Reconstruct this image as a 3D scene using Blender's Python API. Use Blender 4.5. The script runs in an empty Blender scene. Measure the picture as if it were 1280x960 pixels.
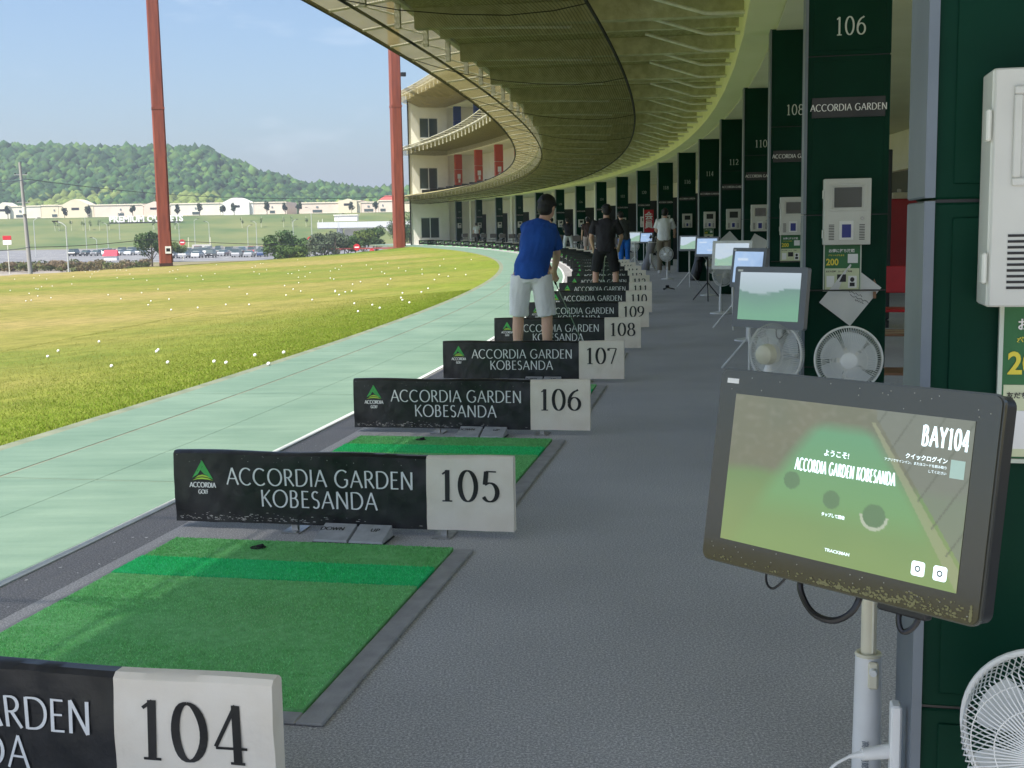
import bpy, bmesh, math, random
import numpy as np
from mathutils import Vector, Matrix, noise
PI = math.pi
random.seed(7)
rng = np.random.default_rng(7)
sc = bpy.context.scene
C = sc.collection

# ------------------------------------------------------------------ camera
F_PX, PITCH, ROLL, PY = 1508.4, 0.1274, -0.0172, 474.9
EYE = 1.44
cam = bpy.data.cameras.new('camera')
camo = bpy.data.objects.new('camera', cam)
C.objects.link(camo)
_f = Vector((0, math.cos(PITCH), -math.sin(PITCH)))
_u0 = Vector((0, math.sin(PITCH), math.cos(PITCH)))
_r0 = Vector((1, 0, 0))
_r = _r0 * math.cos(ROLL) + _u0 * math.sin(ROLL)
_u = -_r0 * math.sin(ROLL) + _u0 * math.cos(ROLL)
m = Matrix.Identity(4)
for i in range(3):
    m[i][0] = _r[i]; m[i][1] = _u[i]; m[i][2] = -_f[i]
m[2][3] = EYE
camo.matrix_world = m
cam.lens = 36 * F_PX / 1280
cam.sensor_width = 36
cam.shift_y = -(480 - PY) / 1280
cam.clip_start = 0.05
cam.clip_end = 6000
sc.camera = camo
sc.render.resolution_x = 1024
sc.render.resolution_y = 768
sc.view_settings.view_transform = 'Standard'
sc.view_settings.look = 'None'
sc.view_settings.exposure = 1.55
sc.view_settings.gamma = 1
sc.cycles.max_bounces = 10
sc.cycles.diffuse_bounces = 6
sc.cycles.transparent_max_bounces = 16
sc.cycles.use_denoising = True
sc.cycles.sample_clamp_indirect = 8

# ------------------------------------------------------------------ sky and sun
SUN_EL = math.radians(56.5)
SUN_DIR = Vector((-0.72, -0.69, 0)).normalized()       # horizontal direction towards the sun
w = bpy.data.worlds.new('World')
sc.world = w
w.use_nodes = True
nt = w.node_tree
bg = nt.nodes['Background']
sky = nt.nodes.new('ShaderNodeTexSky')
sky.sky_type = 'NISHITA'
sky.sun_disc = False
sky.sun_elevation = SUN_EL
sky.sun_rotation = math.atan2(SUN_DIR.x, SUN_DIR.y)
sky.air_density = 1.1
sky.dust_density = 2.2
sky.ozone_density = 6.0
tc = nt.nodes.new('ShaderNodeTexCoord')
mp = nt.nodes.new('ShaderNodeMapping')
mp.inputs['Scale'].default_value = (1.0, 1.0, 4.2)
nz = nt.nodes.new('ShaderNodeTexNoise')
nz.inputs['Scale'].default_value = 5.0
nz.inputs['Detail'].default_value = 6
nz.inputs['Roughness'].default_value = 0.6
cr = nt.nodes.new('ShaderNodeValToRGB')
cr.color_ramp.elements[0].position = 0.54
cr.color_ramp.elements[0].color = (0, 0, 0, 1)
cr.color_ramp.elements[1].position = 0.80
cr.color_ramp.elements[1].color = (.42, .42, .42, 1)
mx = nt.nodes.new('ShaderNodeMix')
mx.data_type = 'RGBA'
mx.inputs[7].default_value = (6.2, 6.6, 7.2, 1)
nt.links.new(tc.outputs['Generated'], mp.inputs[0])
nt.links.new(mp.outputs[0], nz.inputs[0])
nt.links.new(nz.outputs[0], cr.inputs[0])
nt.links.new(cr.outputs[0], mx.inputs[0])
nt.links.new(sky.outputs[0], mx.inputs[6])
nt.links.new(mx.outputs[2], bg.inputs[0])
bg.inputs[1].default_value = 0.064
sun = bpy.data.lights.new('sun', 'SUN')
sun.energy = 3.3
sun.angle = math.radians(0.6)
sun.color = (1, 0.95, 0.86)
suno = bpy.data.objects.new('sun', sun)
C.objects.link(suno)
sd = Vector((SUN_DIR.x * math.cos(SUN_EL), SUN_DIR.y * math.cos(SUN_EL), math.sin(SUN_EL)))
suno.rotation_euler = sd.to_track_quat('Z', 'Y').to_euler()

# ------------------------------------------------------------------ arc coordinates of the range
CX, CY, RR = -176.327, 41.372, 179.947
BAY, S105 = 2.777, -36.142
def A(s, t, z=0.0):
    a = s / RR
    return Vector((CX + (RR + t) * math.cos(a), CY + (RR + t) * math.sin(a), z))
def sN(n):
    return S105 + (n - 105) * BAY
def sP(n):
    return sN(n) - 0.38 + max(0, n - 118) * BAY * 0.05

# ------------------------------------------------------------------ materials
MATS = {}
def mat(name, col, rough=0.6, metal=0.0, spec=0.5, var=0.0, scale=8.0, col2=None, bump=0.0, bscale=60.0,
        stretch=(1, 1, 1), emit=0.0, coat=0.0, lo=0.35, hi=0.65, detail=5):
    if name in MATS: return MATS[name]
    M = bpy.data.materials.new(name); M.use_nodes = True
    n = M.node_tree.nodes; l = M.node_tree.links
    p = n['Principled BSDF']
    p.inputs['Roughness'].default_value = rough
    p.inputs['Metallic'].default_value = metal
    p.inputs['Specular IOR Level'].default_value = spec
    p.inputs['Coat Weight'].default_value = coat
    c4 = tuple(col) + (1,)
    p.inputs['Base Color'].default_value = c4
    if var or col2:
        t = n.new('ShaderNodeTexCoord'); mp = n.new('ShaderNodeMapping')
        mp.inputs['Scale'].default_value = stretch
        l.new(t.outputs['Object'], mp.inputs[0])
        z = n.new('ShaderNodeTexNoise'); z.inputs['Scale'].default_value = scale
        z.inputs['Detail'].default_value = detail
        l.new(mp.outputs[0], z.inputs[0])
        r = n.new('ShaderNodeValToRGB')
        r.color_ramp.elements[0].position = lo; r.color_ramp.elements[1].position = hi
        b = col2 if col2 else tuple(min(1, x * (1 + var)) for x in col)
        a = col if col2 else tuple(x * (1 - var) for x in col)
        r.color_ramp.elements[0].color = tuple(a) + (1,)
        r.color_ramp.elements[1].color = tuple(b) + (1,)
        l.new(z.outputs[0], r.inputs[0]); l.new(r.outputs[0], p.inputs['Base Color'])
        if emit: l.new(r.outputs[0], p.inputs['Emission Color'])
    if bump:
        t = n.new('ShaderNodeTexCoord')
        z = n.new('ShaderNodeTexNoise'); z.inputs['Scale'].default_value = bscale
        z.inputs['Detail'].default_value = 4
        l.new(t.outputs['Object'], z.inputs[0])
        b = n.new('ShaderNodeBump'); b.inputs['Strength'].default_value = bump
        b.inputs['Distance'].default_value = 0.01
        l.new(z.outputs[0], b.inputs['Height']); l.new(b.outputs[0], p.inputs['Normal'])
    if emit:
        p.inputs['Emission Strength'].default_value = emit
        if not (var or col2): p.inputs['Emission Color'].default_value = c4
    MATS[name] = M
    return M
def attr_mat(name, rough=0.7, spec=0.3, emit=0.0, vary=0.0, transl=0.0):
    """colour comes from the mesh attribute 'col' (each leaf's, crown's or print's own colour)"""
    if name in MATS: return MATS[name]
    M = bpy.data.materials.new(name); M.use_nodes = True
    n = M.node_tree.nodes; l = M.node_tree.links
    p = n['Principled BSDF']; p.inputs['Roughness'].default_value = rough
    p.inputs['Specular IOR Level'].default_value = spec
    a = n.new('ShaderNodeAttribute'); a.attribute_name = 'col'
    l.new(a.outputs['Color'], p.inputs['Base Color'])
    if emit:
        l.new(a.outputs['Color'], p.inputs['Emission Color'])
        p.inputs['Emission Strength'].default_value = emit
    if transl:
        out = n['Material Output']
        t = n.new('ShaderNodeBsdfTranslucent'); mxs = n.new('ShaderNodeMixShader'); mxs.inputs[0].default_value = transl
        l.new(a.outputs['Color'], t.inputs[0]); l.new(p.outputs[0], mxs.inputs[1]); l.new(t.outputs[0], mxs.inputs[2])
        l.new(mxs.outputs[0], out.inputs[0])
    MATS[name] = M
    return M

M_white = mat('white_plastic', (.78, .78, .75), .35, var=.06, scale=6)
M_cream_pl = mat('cream_plastic', (.72, .68, .52), .4, var=.05, scale=9)
M_black = mat('black_plastic', (.012, .012, .013), .35)
M_dark = mat('dark_metal', (.03, .03, .032), .4, .6)
M_steel = mat('brushed_steel', (.45, .44, .42), .4, .9, var=.15, scale=20)
M_banner = mat('black_vinyl', (.010, .011, .012), .34, spec=.5, col2=(.028, .028, .03), scale=4, bump=.22, bscale=22)
M_canvas = mat('cream_vinyl', (.82, .73, .60), .55, col2=(.89, .81, .69), scale=6, bump=.35, bscale=18)
M_letter = mat('white_print', (.80, .80, .78), .5, var=.04, scale=30)
M_num = mat('black_print', (.016, .015, .014), .5)
M_logo_g = mat('green_print', (.05, .38, .08), .5, col2=(.07, .45, .09), scale=9)
M_logo_y = mat('lime_print', (.40, .62, .06), .5)
M_green = mat('dark_green_panel', (.002, .030, .0165), .5, spec=.10, col2=(.003, .038, .021), scale=3)
M_trim = mat('grey_trim_metal', (.16, .19, .22), .45, .2, var=.12, scale=3)
M_wall = mat('cream_wall', (.82, .80, .71), .85, col2=(.88, .86, .77), scale=1.2)
M_ceil = mat('ceiling_board', (.70, .70, .52), .9, col2=(.78, .78, .60), scale=.8)
M_fascia = mat('pale_yellow_fascia', (.88, .90, .52), .7, col2=(.93, .94, .58), scale=1.0)
M_rib = mat('pale_olive_beam', (.46, .44, .25), .9, col2=(.62, .60, .38), scale=9, bump=.6, bscale=40)
M_slab = mat('sprayed_olive_insulation', (.28, .26, .11), .95, col2=(.50, .47, .23), scale=26, bump=1.0, bscale=30, detail=8)
M_pipe = mat('pale_steel_pipe', (.74, .73, .60), .5, .1, var=.1, scale=10)
M_rope = mat('black_rope', (.01, .01, .01), .9)
M_redpost = mat('rust_red_paint', (.25, .062, .035), .6, col2=(.17, .04, .025), scale=1.6, stretch=(3, 3, .35), bump=.3, bscale=6)
M_orange = mat('vermilion_panel', (.50, .075, .035), .5, var=.08, scale=2)
M_blue = mat('navy_panel', (.02, .05, .22), .5, var=.08, scale=2)
M_glass = mat('window_glass', (.05, .075, .075), .08, spec=.8)
M_wood = mat('brown_wood', (.20, .095, .045), .5, col2=(.30, .15, .075), scale=6, stretch=(1, 8, 8))
M_red = mat('red_plastic', (.52, .02, .03), .35, var=.06, scale=5)

# ------------------------------------------------------------------ mesh building
class MB:
    def __init__(s): s.v = []; s.f = []; s.mi = []; s.cur = 0
    def face(s, idx): s.f.append(idx); s.mi.append(s.cur)
    def poly(s, pts):
        b = len(s.v); s.v += [tuple(p) for p in pts]; s.face(tuple(range(b, b + len(pts))))
    def box(s, x0, x1, y0, y1, z0, z1, M=None, bev=0.0):
        if x0 > x1: x0, x1 = x1, x0
        if y0 > y1: y0, y1 = y1, y0
        if z0 > z1: z0, z1 = z1, z0
        b = len(s.v)
        if bev:
            e = min(bev, (x1-x0)*.45, (y1-y0)*.45, (z1-z0)*.45)
            ring = []
            for (z, i) in ((z0, e), (z0 + e, 0), (z1 - e, 0), (z1, e)):
                ring.append([(x0+i+ (e if i==0 else e*0.6), y0+i, z), (x1-i-(e if i==0 else e*0.6), y0+i, z), (x1-i, y0+i+(e if i==0 else e*0.6), z), (x1-i, y1-i-(e if i==0 else e*0.6), z),
                             (x1-i-(e if i==0 else e*0.6), y1-i, z), (x0+i+(e if i==0 else e*0.6), y1-i, z), (x0+i, y1-i-(e if i==0 else e*0.6), z), (x0+i, y0+i+(e if i==0 else e*0.6), z)])
            for r in ring: s.v += [tuple(M @ Vector(p)) if M else p for p in r]
            s.face(tuple(b + k for k in range(7, -1, -1)))
            for k in range(3):
                for j in range(8):
                    a = b + k*8 + j; c = b + k*8 + (j+1) % 8
                    s.face((a, c, c + 8, a + 8))
            s.face(tuple(b + 24 + k for k in range(8)))
            return
        P = [(x0,y0,z0),(x1,y0,z0),(x1,y1,z0),(x0,y1,z0),(x0,y0,z1),(x1,y0,z1),(x1,y1,z1),(x0,y1,z1)]
        s.v += [tuple(M @ Vector(p)) if M else p for p in P]
        for q in ((3,2,1,0),(4,5,6,7),(0,1,5,4),(1,2,6,5),(2,3,7,6),(3,0,4,7)): s.face(tuple(b+i for i in q))
    def tube(s, pts, r, n=8, caps=True, ell=None):
        pts = [Vector(p) for p in pts]; b = len(s.v); N = len(pts)
        rs = r if isinstance(r, (list, tuple)) else [r] * N
        up = None
        for i, p in enumerate(pts):
            d = (pts[min(i+1, N-1)] - pts[max(i-1, 0)])
            d = d.normalized() if d.length > 1e-9 else Vector((0,0,1))
            if up is None:
                x = Vector((1,0,0)) if abs(d.x) < .9 else Vector((0,1,0))
            else: x = up
            x = (x - d * x.dot(d)); x = x.normalized() if x.length > 1e-6 else d.orthogonal().normalized()
            up = x; y = d.cross(x)
            ex, ey = (1, 1) if ell is None else ell[i]
            for k in range(n):
                a = 2*PI*k/n
                s.v.append(tuple(p + x*math.cos(a)*rs[i]*ex + y*math.sin(a)*rs[i]*ey))
        for i in range(N-1):
            for k in range(n):
                a = b+i*n+k; c = b+i*n+(k+1) % n
                s.face((a, c, c+n, a+n))
        if caps:
            s.face(tuple(b+k for k in range(n-1, -1, -1)))
            s.face(tuple(b+(N-1)*n+k for k in range(n)))
    def ring(s, c, r, r2, ax='y', n=40, k=6, M=None):
        pts = []
        b = len(s.v)
        for i in range(n):
            a = 2*PI*i/n
            for j in range(k):
                q = 2*PI*j/k
                R = r + r2*math.cos(q); h = r2*math.sin(q)
                p = {'y': (R*math.cos(a), h, R*math.sin(a)), 'z': (R*math.cos(a), R*math.sin(a), h), 'x': (h, R*math.cos(a), R*math.sin(a))}[ax]
                p = Vector(p) + Vector(c)
                s.v.append(tuple(M @ p) if M else tuple(p))
        for i in range(n):
            for j in range(k):
                s.face((b+i*k+j, b+i*k+(j+1) % k, b+((i+1) % n)*k+(j+1) % k, b+((i+1) % n)*k+j))
    def lathe(s, prof, n=20, M=None):
        b = len(s.v); K = len(prof)
        for i in range(n):
            a = 2*PI*i/n
            for (r, z) in prof:
                p = Vector((r*math.cos(a), r*math.sin(a), z)); s.v.append(tuple(M @ p) if M else tuple(p))
        for i in range(n):
            for j in range(K-1):
                a = b+i*K+j; c = b+((i+1) % n)*K+j
                s.face((a, c, c+1, a+1))
    def ball(s, c, rx, ry, rz, nu=14, nv=8, M=None):
        b = len(s.v); c = Vector(c)
        for j in range(1, nv):
            th = PI*j/nv
            for i in range(nu):
                a = 2*PI*i/nu
                p = Vector((rx*math.sin(th)*math.cos(a), ry*math.sin(th)*math.sin(a), rz*math.cos(th)))
                if M: p = M @ p
                s.v.append(tuple(c+p))
        t = Vector((0,0,rz)); o = Vector((0,0,-rz))
        if M: t = M @ t; o = M @ o
        s.v.append(tuple(c+t)); s.v.append(tuple(c+o)); T = len(s.v)-2; B = T+1
        for j in range(nv-2):
            for i in range(nu):
                a = b+j*nu+i; d = b+j*nu+(i+1) % nu
                s.face((a, a+nu, d+nu, d))
        for i in range(nu):
            s.face((T, b+i, b+(i+1) % nu)); s.face((B, b+(nv-2)*nu+(i+1) % nu, b+(nv-2)*nu+i))
    def mesh(s, name, mats, smooth=False):
        me = bpy.data.meshes.new(name)
        me.from_pydata(s.v, [], s.f)
        for M in (mats if isinstance(mats, (list, tuple)) else [mats]): me.materials.append(M)
        if any(s.mi): me.polygons.foreach_set('material_index', s.mi)
        if smooth:
            me.polygons.foreach_set('use_smooth', [True]*len(me.polygons))
            try: me.set_sharp_from_angle(angle=math.radians(38))
            except Exception: pass
        me.update()
        return me
    def build(s, name, mats, parent=None, smooth=False):
        return link(name, s.mesh(name, mats, smooth), parent)
def link(name, me, parent=None, loc=None):
    o = bpy.data.objects.new(name, me); C.objects.link(o)
    if parent: o.parent = parent
    if loc is not None: o.location = loc
    return o
def tag(o, label=None, cat=None, group=None, kind=None):
    if label: o['label'] = label
    if cat: o['category'] = cat
    if group: o['group'] = group
    if kind: o['kind'] = kind
    return o
def thing(name, label, cat, loc=(0,0,0), rz=0.0, group=None):
    o = bpy.data.objects.new(name, None); C.objects.link(o)
    o.location = loc; o.rotation_euler = (0, 0, rz)
    o.empty_display_size = .2
    return tag(o, label, cat, group)
def at(name, label, cat, s, t, z=0.0, rz=0.0, group=None):
    return thing(name, label, cat, A(s, t, z), s / RR + rz, group)
def dup(root, loc=None, rz=None, label=None, skip=()):
    def cp(o, par):
        c = o.copy(); C.objects.link(c); c.parent = par
        for ch in list(o.children):
            if ch.name.split('.')[0] not in skip: cp(ch, c)
        return c
    r = cp(root, None)
    if loc is not None: r.location = loc
    if rz is not None: r.rotation_euler = (0, 0, rz)
    if label: r['label'] = label
    return r
def arc_strip(name, t0, t1, z0, z1, s0, s1, M, step=1.4, parent=None, thick=0.0):
    """band in arc coordinates from (t0,z0) to (t1,z1); with thickness it is a solid"""
    b = MB(); n = max(2, int((s1-s0)/step)+1)
    if thick == 0:
        for i in range(n):
            s = s0+(s1-s0)*i/(n-1)
            b.v += [tuple(A(s,t0,z0)), tuple(A(s,t1,z1))]
        for i in range(n-1): b.face((2*i, 2*i+1, 2*i+3, 2*i+2))
    else:
        for i in range(n):
            s = s0+(s1-s0)*i/(n-1)
            b.v += [tuple(A(s,t0,z0)), tuple(A(s,t1,z1)), tuple(A(s,t1,z1-thick)), tuple(A(s,t0,z0-thick))]
        for i in range(n-1):
            for k in range(4): b.face((4*i+k, 4*i+(k+1)%4, 4*i+4+(k+1)%4, 4*i+4+k))
        b.face((3,2,1,0)); b.face(tuple(4*(n-1)+k for k in range(4)))
    return b.build(name, M, parent)
def arc_wall(b, t0, t1, z0, z1, s0, s1, step=2.7):
    n = max(2, int((s1-s0)/step)+1); base = len(b.v)
    for i in range(n):
        s = s0+(s1-s0)*i/(n-1)
        b.v += [tuple(A(s,t0,z0)), tuple(A(s,t1,z0)), tuple(A(s,t1,z1)), tuple(A(s,t0,z1))]
    for i in range(n-1):
        for k in range(4): b.face((base+4*i+k, base+4*i+(k+1)%4, base+4*i+4+(k+1)%4, base+4*i+4+k))
    b.face((base+3,base+2,base+1,base)); b.face(tuple(base+4*(n-1)+k for k in range(4)))

# ------------------------------------------------------------------ lettering
def E(cx, cy, rx, ry, a0, a1, n=12):
    return [(cx+rx*math.cos(math.radians(a0+(a1-a0)*i/n)), cy+ry*math.sin(math.radians(a0+(a1-a0)*i/n))) for i in range(n+1)]
G = {
 'A': (.80, [[(0.02,0),(.40,1)], [(.40,1),(.78,0)], [(.17,.36),(.63,.36)]]),
 'C': (.84, [E(.46,.5,.44,.50,48,312,20)]),
 'G': (.90, [E(.46,.5,.44,.50,48,318,20), [(.80,.16),(.80,.46)], [(.60,.46),(.80,.46)]]),
 'O': (1.0, [E(.50,.5,.46,.50,90,450,28)]),
 'R': (.66, [[(.10,0),(.10,1)], [(.10,.98),(.30,.98)]+E(.30,.74,.24,.24,90,-90,10)+[(.10,.50)], [(.30,.50),(.66,0)]]),
 'D': (.86, [[(.10,0),(.10,1)], [(.10,.98),(.34,.98)]+E(.34,.5,.46,.48,90,-90,16)+[(.10,.02)]]),
 'I': (.22, [[(.11,0),(.11,1)]]),
 'E': (.56, [[(.10,0),(.10,1)], [(.10,.97),(.52,.97)], [(.10,.52),(.46,.52)], [(.10,.03),(.54,.03)]]),
 'N': (.84, [[(.10,0),(.10,1)], [(.10,1),(.74,0)], [(.74,0),(.74,1)]]),
 'K': (.68, [[(.10,0),(.10,1)], [(.62,1),(.12,.46)], [(.24,.58),(.68,0)]]),
 'B': (.66, [[(.10,0),(.10,1)], [(.10,.98),(.28,.98)]+E(.28,.76,.20,.22,90,-90,10)+[(.10,.54)], [(.28,.54)]+E(.32,.28,.24,.26,90,-90,10)+[(.10,.02)]]),
 'S': (.58, [E(.30,.75,.20,.23,40,270,12)+E(.30,.26,.22,.25,90,-140,14)]),
 'L': (.52, [[(.10,0),(.10,1)], [(.10,.03),(.50,.03)]]),
 'F': (.54, [[(.10,0),(.10,1)], [(.10,.97),(.52,.97)], [(.10,.52),(.46,.52)]]),
 'U': (.78, [[(.10,1),(.10,.32)]+E(.38,.32,.28,.31,180,360,12)+[(.66,1)]]),
 'P': (.62, [[(.10,0),(.10,1)], [(.10,.98),(.30,.98)]+E(.30,.72,.24,.26,90,-90,10)+[(.10,.46)]]),
 'W': (1.1, [[(.02,1),(.28,0)], [(.28,0),(.54,1)], [(.54,1),(.80,0)], [(.80,0),(1.06,1)]]),
 ' ': (.34, []),
 'Y': (.70, [[(.02,1),(.35,.48)], [(.68,1),(.35,.48)], [(.35,.5),(.35,0)]]),
 '0': (.62, [E(.31,.5,.26,.49,90,450,28)]),
 '1': (.50, [[(.26,0),(.26,.99)], [(.10,.86),(.27,.98)], [(.10,.015),(.42,.015)]]),
 '2': (.62, [E(.29,.72,.22,.26,160,-20,12)+[(.44,.50),(.08,.03)], [(.08,.03),(.54,.03)], [(.54,.03),(.57,.14)]]),
 '3': (.60, [E(.27,.75,.19,.23,150,-90,12), E(.27,.26,.24,.26,90,-150,14)]),
 '4': (.64, [[(.43,0),(.43,1)], [(.43,1),(.04,.28)], [(.04,.26),(.60,.26)], [(.30,.015),(.56,.015)]]),
 '5': (.60, [[(.16,.97),(.50,.97)], [(.18,.97),(.13,.55)], [(.13,.55)]+E(.28,.31,.24,.30,105,-150,16)]),
 '6': (.62, [[(.50,.98)]+E(.52,.36,.45,.58,100,180,10), E(.32,.31,.25,.30,180,-180,24)]),
 '7': (.58, [[(.06,.96),(.54,.96)], [(.54,.96),(.22,0)], [(.06,.96),(.05,.82)]]),
 '8': (.62, [E(.31,.75,.20,.23,90,450,20), E(.31,.26,.25,.26,90,450,24)]),
 '9': (.62, [[(.12,.02)]+E(.10,.64,.45,.58,-80,0,10), E(.30,.69,.25,.30,0,360,24)]),
}
def stroke_text(b, txt, x0, z0, h, fn, thick=.12, thin=.06, width=None, track=.10, ctr=None, power=1.0, serif=0.0):
    """flat printed strokes with the thick and thin of a pen; fn(x, z, layer) puts a point on the surface"""
    tot = sum(G[c][0] + track for c in txt) - track
    sx = h if width is None else width / tot
    if ctr is not None: x0 = ctr - tot*sx/2
    x = x0; lay = 0
    for c in txt:
        wd, strokes = G[c]
        for st in strokes:
            P = [(x+p[0]*sx, z0+p[1]*h) for p in st]
            L = []
            for i, p in enumerate(P):
                a = P[max(i-1, 0)]; q = P[min(i+1, len(P)-1)]
                dx, dz = q[0]-a[0], q[1]-a[1]; d = math.hypot(dx, dz) or 1
                dx /= d; dz /= d
                # a broad pen held level: verticals and falling strokes thick, rising strokes and levels thin
                k = abs(dz)
                if len(P) == 2 and 0.25 < abs(dx) and 0.3 < abs(dz) and dx*dz > 0: k *= .45
                wdt = h*(thin+(thick-thin)*k**power)/2
                L.append((p[0]-dz*wdt, p[1]+dx*wdt, p[0]+dz*wdt, p[1]-dx*wdt))
            base = len(b.v)
            for (ax, az, bx_, bz) in L:
                b.v.append(fn(ax, az, lay)); b.v.append(fn(bx_, bz, lay))
            for i in range(len(L)-1):
                b.face((base+2*i, base+2*i+1, base+2*i+3, base+2*i+2))
            lay += 1
            if serif and len(P) == 2 and abs(P[0][0]-P[1][0]) < 1e-6:
                for q in (0, 1):
                    zc = z0 + (thin*h/2 if q == 0 else h-thin*h/2); wv = h*serif
                    base = len(b.v)
                    for (ax, az) in ((P[0][0]-wv, zc-thin*h/2), (P[0][0]+wv, zc-thin*h/2), (P[0][0]+wv, zc+thin*h/2), (P[0][0]-wv, zc+thin*h/2)):
                        b.v.append(fn(ax, az, lay))
                    b.face((base, base+1, base+2, base+3))
                lay += 1
        x += (wd+track)*sx
    return x
def text_mesh(txt, size, M, bold=0.0, sx=1.0, align='LEFT', ext=0.0, shear=0.0):
    cu = bpy.data.curves.new('lettering', 'FONT')
    cu.body = txt; cu.size = size; cu.offset = bold; cu.align_x = align; cu.extrude = ext; cu.resolution_u = 3
    cu.shear = shear
    o = bpy.data.objects.new('tmp', cu); C.objects.link(o)
    dg = bpy.context.evaluated_depsgraph_get(); dg.update()
    me = bpy.data.meshes.new_from_object(o.evaluated_get(dg))
    bpy.data.objects.remove(o)
    # text stands upright facing -y
    me.transform(Matrix(((sx,0,0,0),(0,0,-1,0),(0,1,0,0),(0,0,0,1))))
    me.materials.clear(); me.materials.append(M)
    return me
def nth(k):
    u = ['','first','second','third','fourth','fifth','sixth','seventh','eighth','ninth','tenth','eleventh','twelfth','thirteenth','fourteenth','fifteenth','sixteenth','seventeenth','eighteenth','nineteenth']
    if k < 20: return u[k]
    if k % 10 == 0: return {20: 'twentieth', 30: 'thirtieth', 40: 'fortieth'}[k]
    return {2: 'twenty-', 3: 'thirty-', 4: 'forty-'}[k//10]+u[k % 10]
# ================================================================== THE SETTING
BA = Vector((-8.3, 90.6)); BD = Vector((-21.7, -20.6)).normalized()     # far end of the field: a straight bank
BN = Vector((BD.y, -BD.x))
if BN.y < 0: BN = -BN
def over(x, y): return (Vector((x, y)) - BA).dot(BN)                    # metres beyond the bank's top
GZ = -4.3
def t_of(x, y): return math.hypot(x-CX, y-CY) - RR
def field_z(x, y):
    t = t_of(x, y)
    z = -1.15*(1-math.exp(min(0, t+4.0)/16.0)) - 0.012
    z += .05*noise.noise(Vector((x*.07, y*.07, 3))) * min(1, max(0, -t-4)/6)
    u = over(x, y)
    return max(z - max(0, u-.4)*.42, GZ-.25)
def hill_h(x, y):
    # wooded ridge beyond the shops
    if y < 560: return GZ
    az = (x / y)
    prof = [(-.75, 24), (-.62, 34), (-.50, 56), (-.43, 59), (-.385, 55), (-.34, 54), (-.29, 53), (-.25, 51), (-.225, 42), (-.20, 34), (-.16, 26), (-.12, 23), (-.08, 21), (0, 20), (.2, 20), (.6, 18)]
    h = prof[0][1] if az < prof[0][0] else prof[-1][1]
    for (a0, h0), (a1, h1) in zip(prof, prof[1:]):
        if a0 <= az <= a1: k = (az-a0)/(a1-a0); k = k*k*(3-2*k); h = h0+(h1-h0)*k
    h = h*.98 - 1.0
    k = min(1, max(0, (y-575)/240)); k = k*k*(3-2*k)
    z = 7.4 + (h-7.4)*k + k*3.0*noise.noise(Vector((x*.012, y*.012, 0)))
    return z
def ground_h(x, y):
    if y <= 440: return GZ
    if y < 485: k = (y-440)/45; return GZ + (7.4-GZ)*k
    if y < 575: return 7.4
    return hill_h(x, y)
def grid_sheet(name, xs, ys, hf, M, parent=None, kind='structure', smooth=True):
    b = MB(); nx = len(xs)
    for y in ys:
        for x in xs: b.v.append((x, y, hf(x, y)))
    for j in range(len(ys)-1):
        for i in range(nx-1): b.face((j*nx+i, j*nx+i+1, (j+1)*nx+i+1, (j+1)*nx+i))
    o = b.build(name, M, parent, smooth); tag(o, kind=kind); return o
M_ground = mat('rough_verge', (.10, .11, .035), .95, col2=(.22, .17, .09), scale=.25, stretch=(.3, 1, 1))
grid_sheet('ground', [-3000, -1200, -700, -400, -150, -40, 60, 200, 500, 1200, 3000], [-400, -50, 100, 200, 300, 400, 439.9],
           lambda x, y: GZ, M_ground)
M_bank = mat('embankment_grass', (.050, .095, .020), .95, col2=(.145, .155, .05), scale=.13, stretch=(.35, 1, 1), lo=.3, hi=.7, detail=8)
grid_sheet('embankment', list(range(-700, 701, 35)), [440, 450, 460, 470, 480, 485, 500, 575], ground_h, M_bank)
M_hill = mat('forest_floor', (.02, .035, .012), 1.0, col2=(.03, .05, .015), scale=.05)
grid_sheet('hill', list(range(-1400, 1401, 40)), list(range(576, 640, 16))+list(range(640, 1000, 30))+[1100, 1400, 3000], hill_h, M_hill)
# road past the end of the field, and the car park
M_asph = mat('far_asphalt', (.13, .13, .14), .9, col2=(.20, .20, .20), scale=.15)
M_roadf = mat('dusty_road', (.22, .19, .16), .9, col2=(.28, .25, .21), scale=.3)
b = MB(); b.poly([(-130, 140, GZ+.004), (10, 196, GZ+.004), (10, 214, GZ+.004), (-130, 176, GZ+.004)]); o = b.build('road', M_roadf); tag(o, kind='structure')
b = MB(); b.poly([(-400, 228, GZ+.008), (-28, 228, GZ+.008), (-40, 425, GZ+.008), (-400, 425, GZ+.008)]); o = b.build('car_park', M_asph); tag(o, kind='structure')
M_line = mat('road_paint', (.75, .75, .72), .8)
for yy in (262, 296, 330, 364):
    b = MB()
    for i in range(40):
        x = -38 - i*2.7
        b.box(x-.07, x+.07, yy-10.2, yy-5.2, GZ+.010, GZ+.016)
    o = b.build('parking_bay_lines', M_line); tag(o, kind='stuff'); o['kind'] = 'structure'

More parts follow.
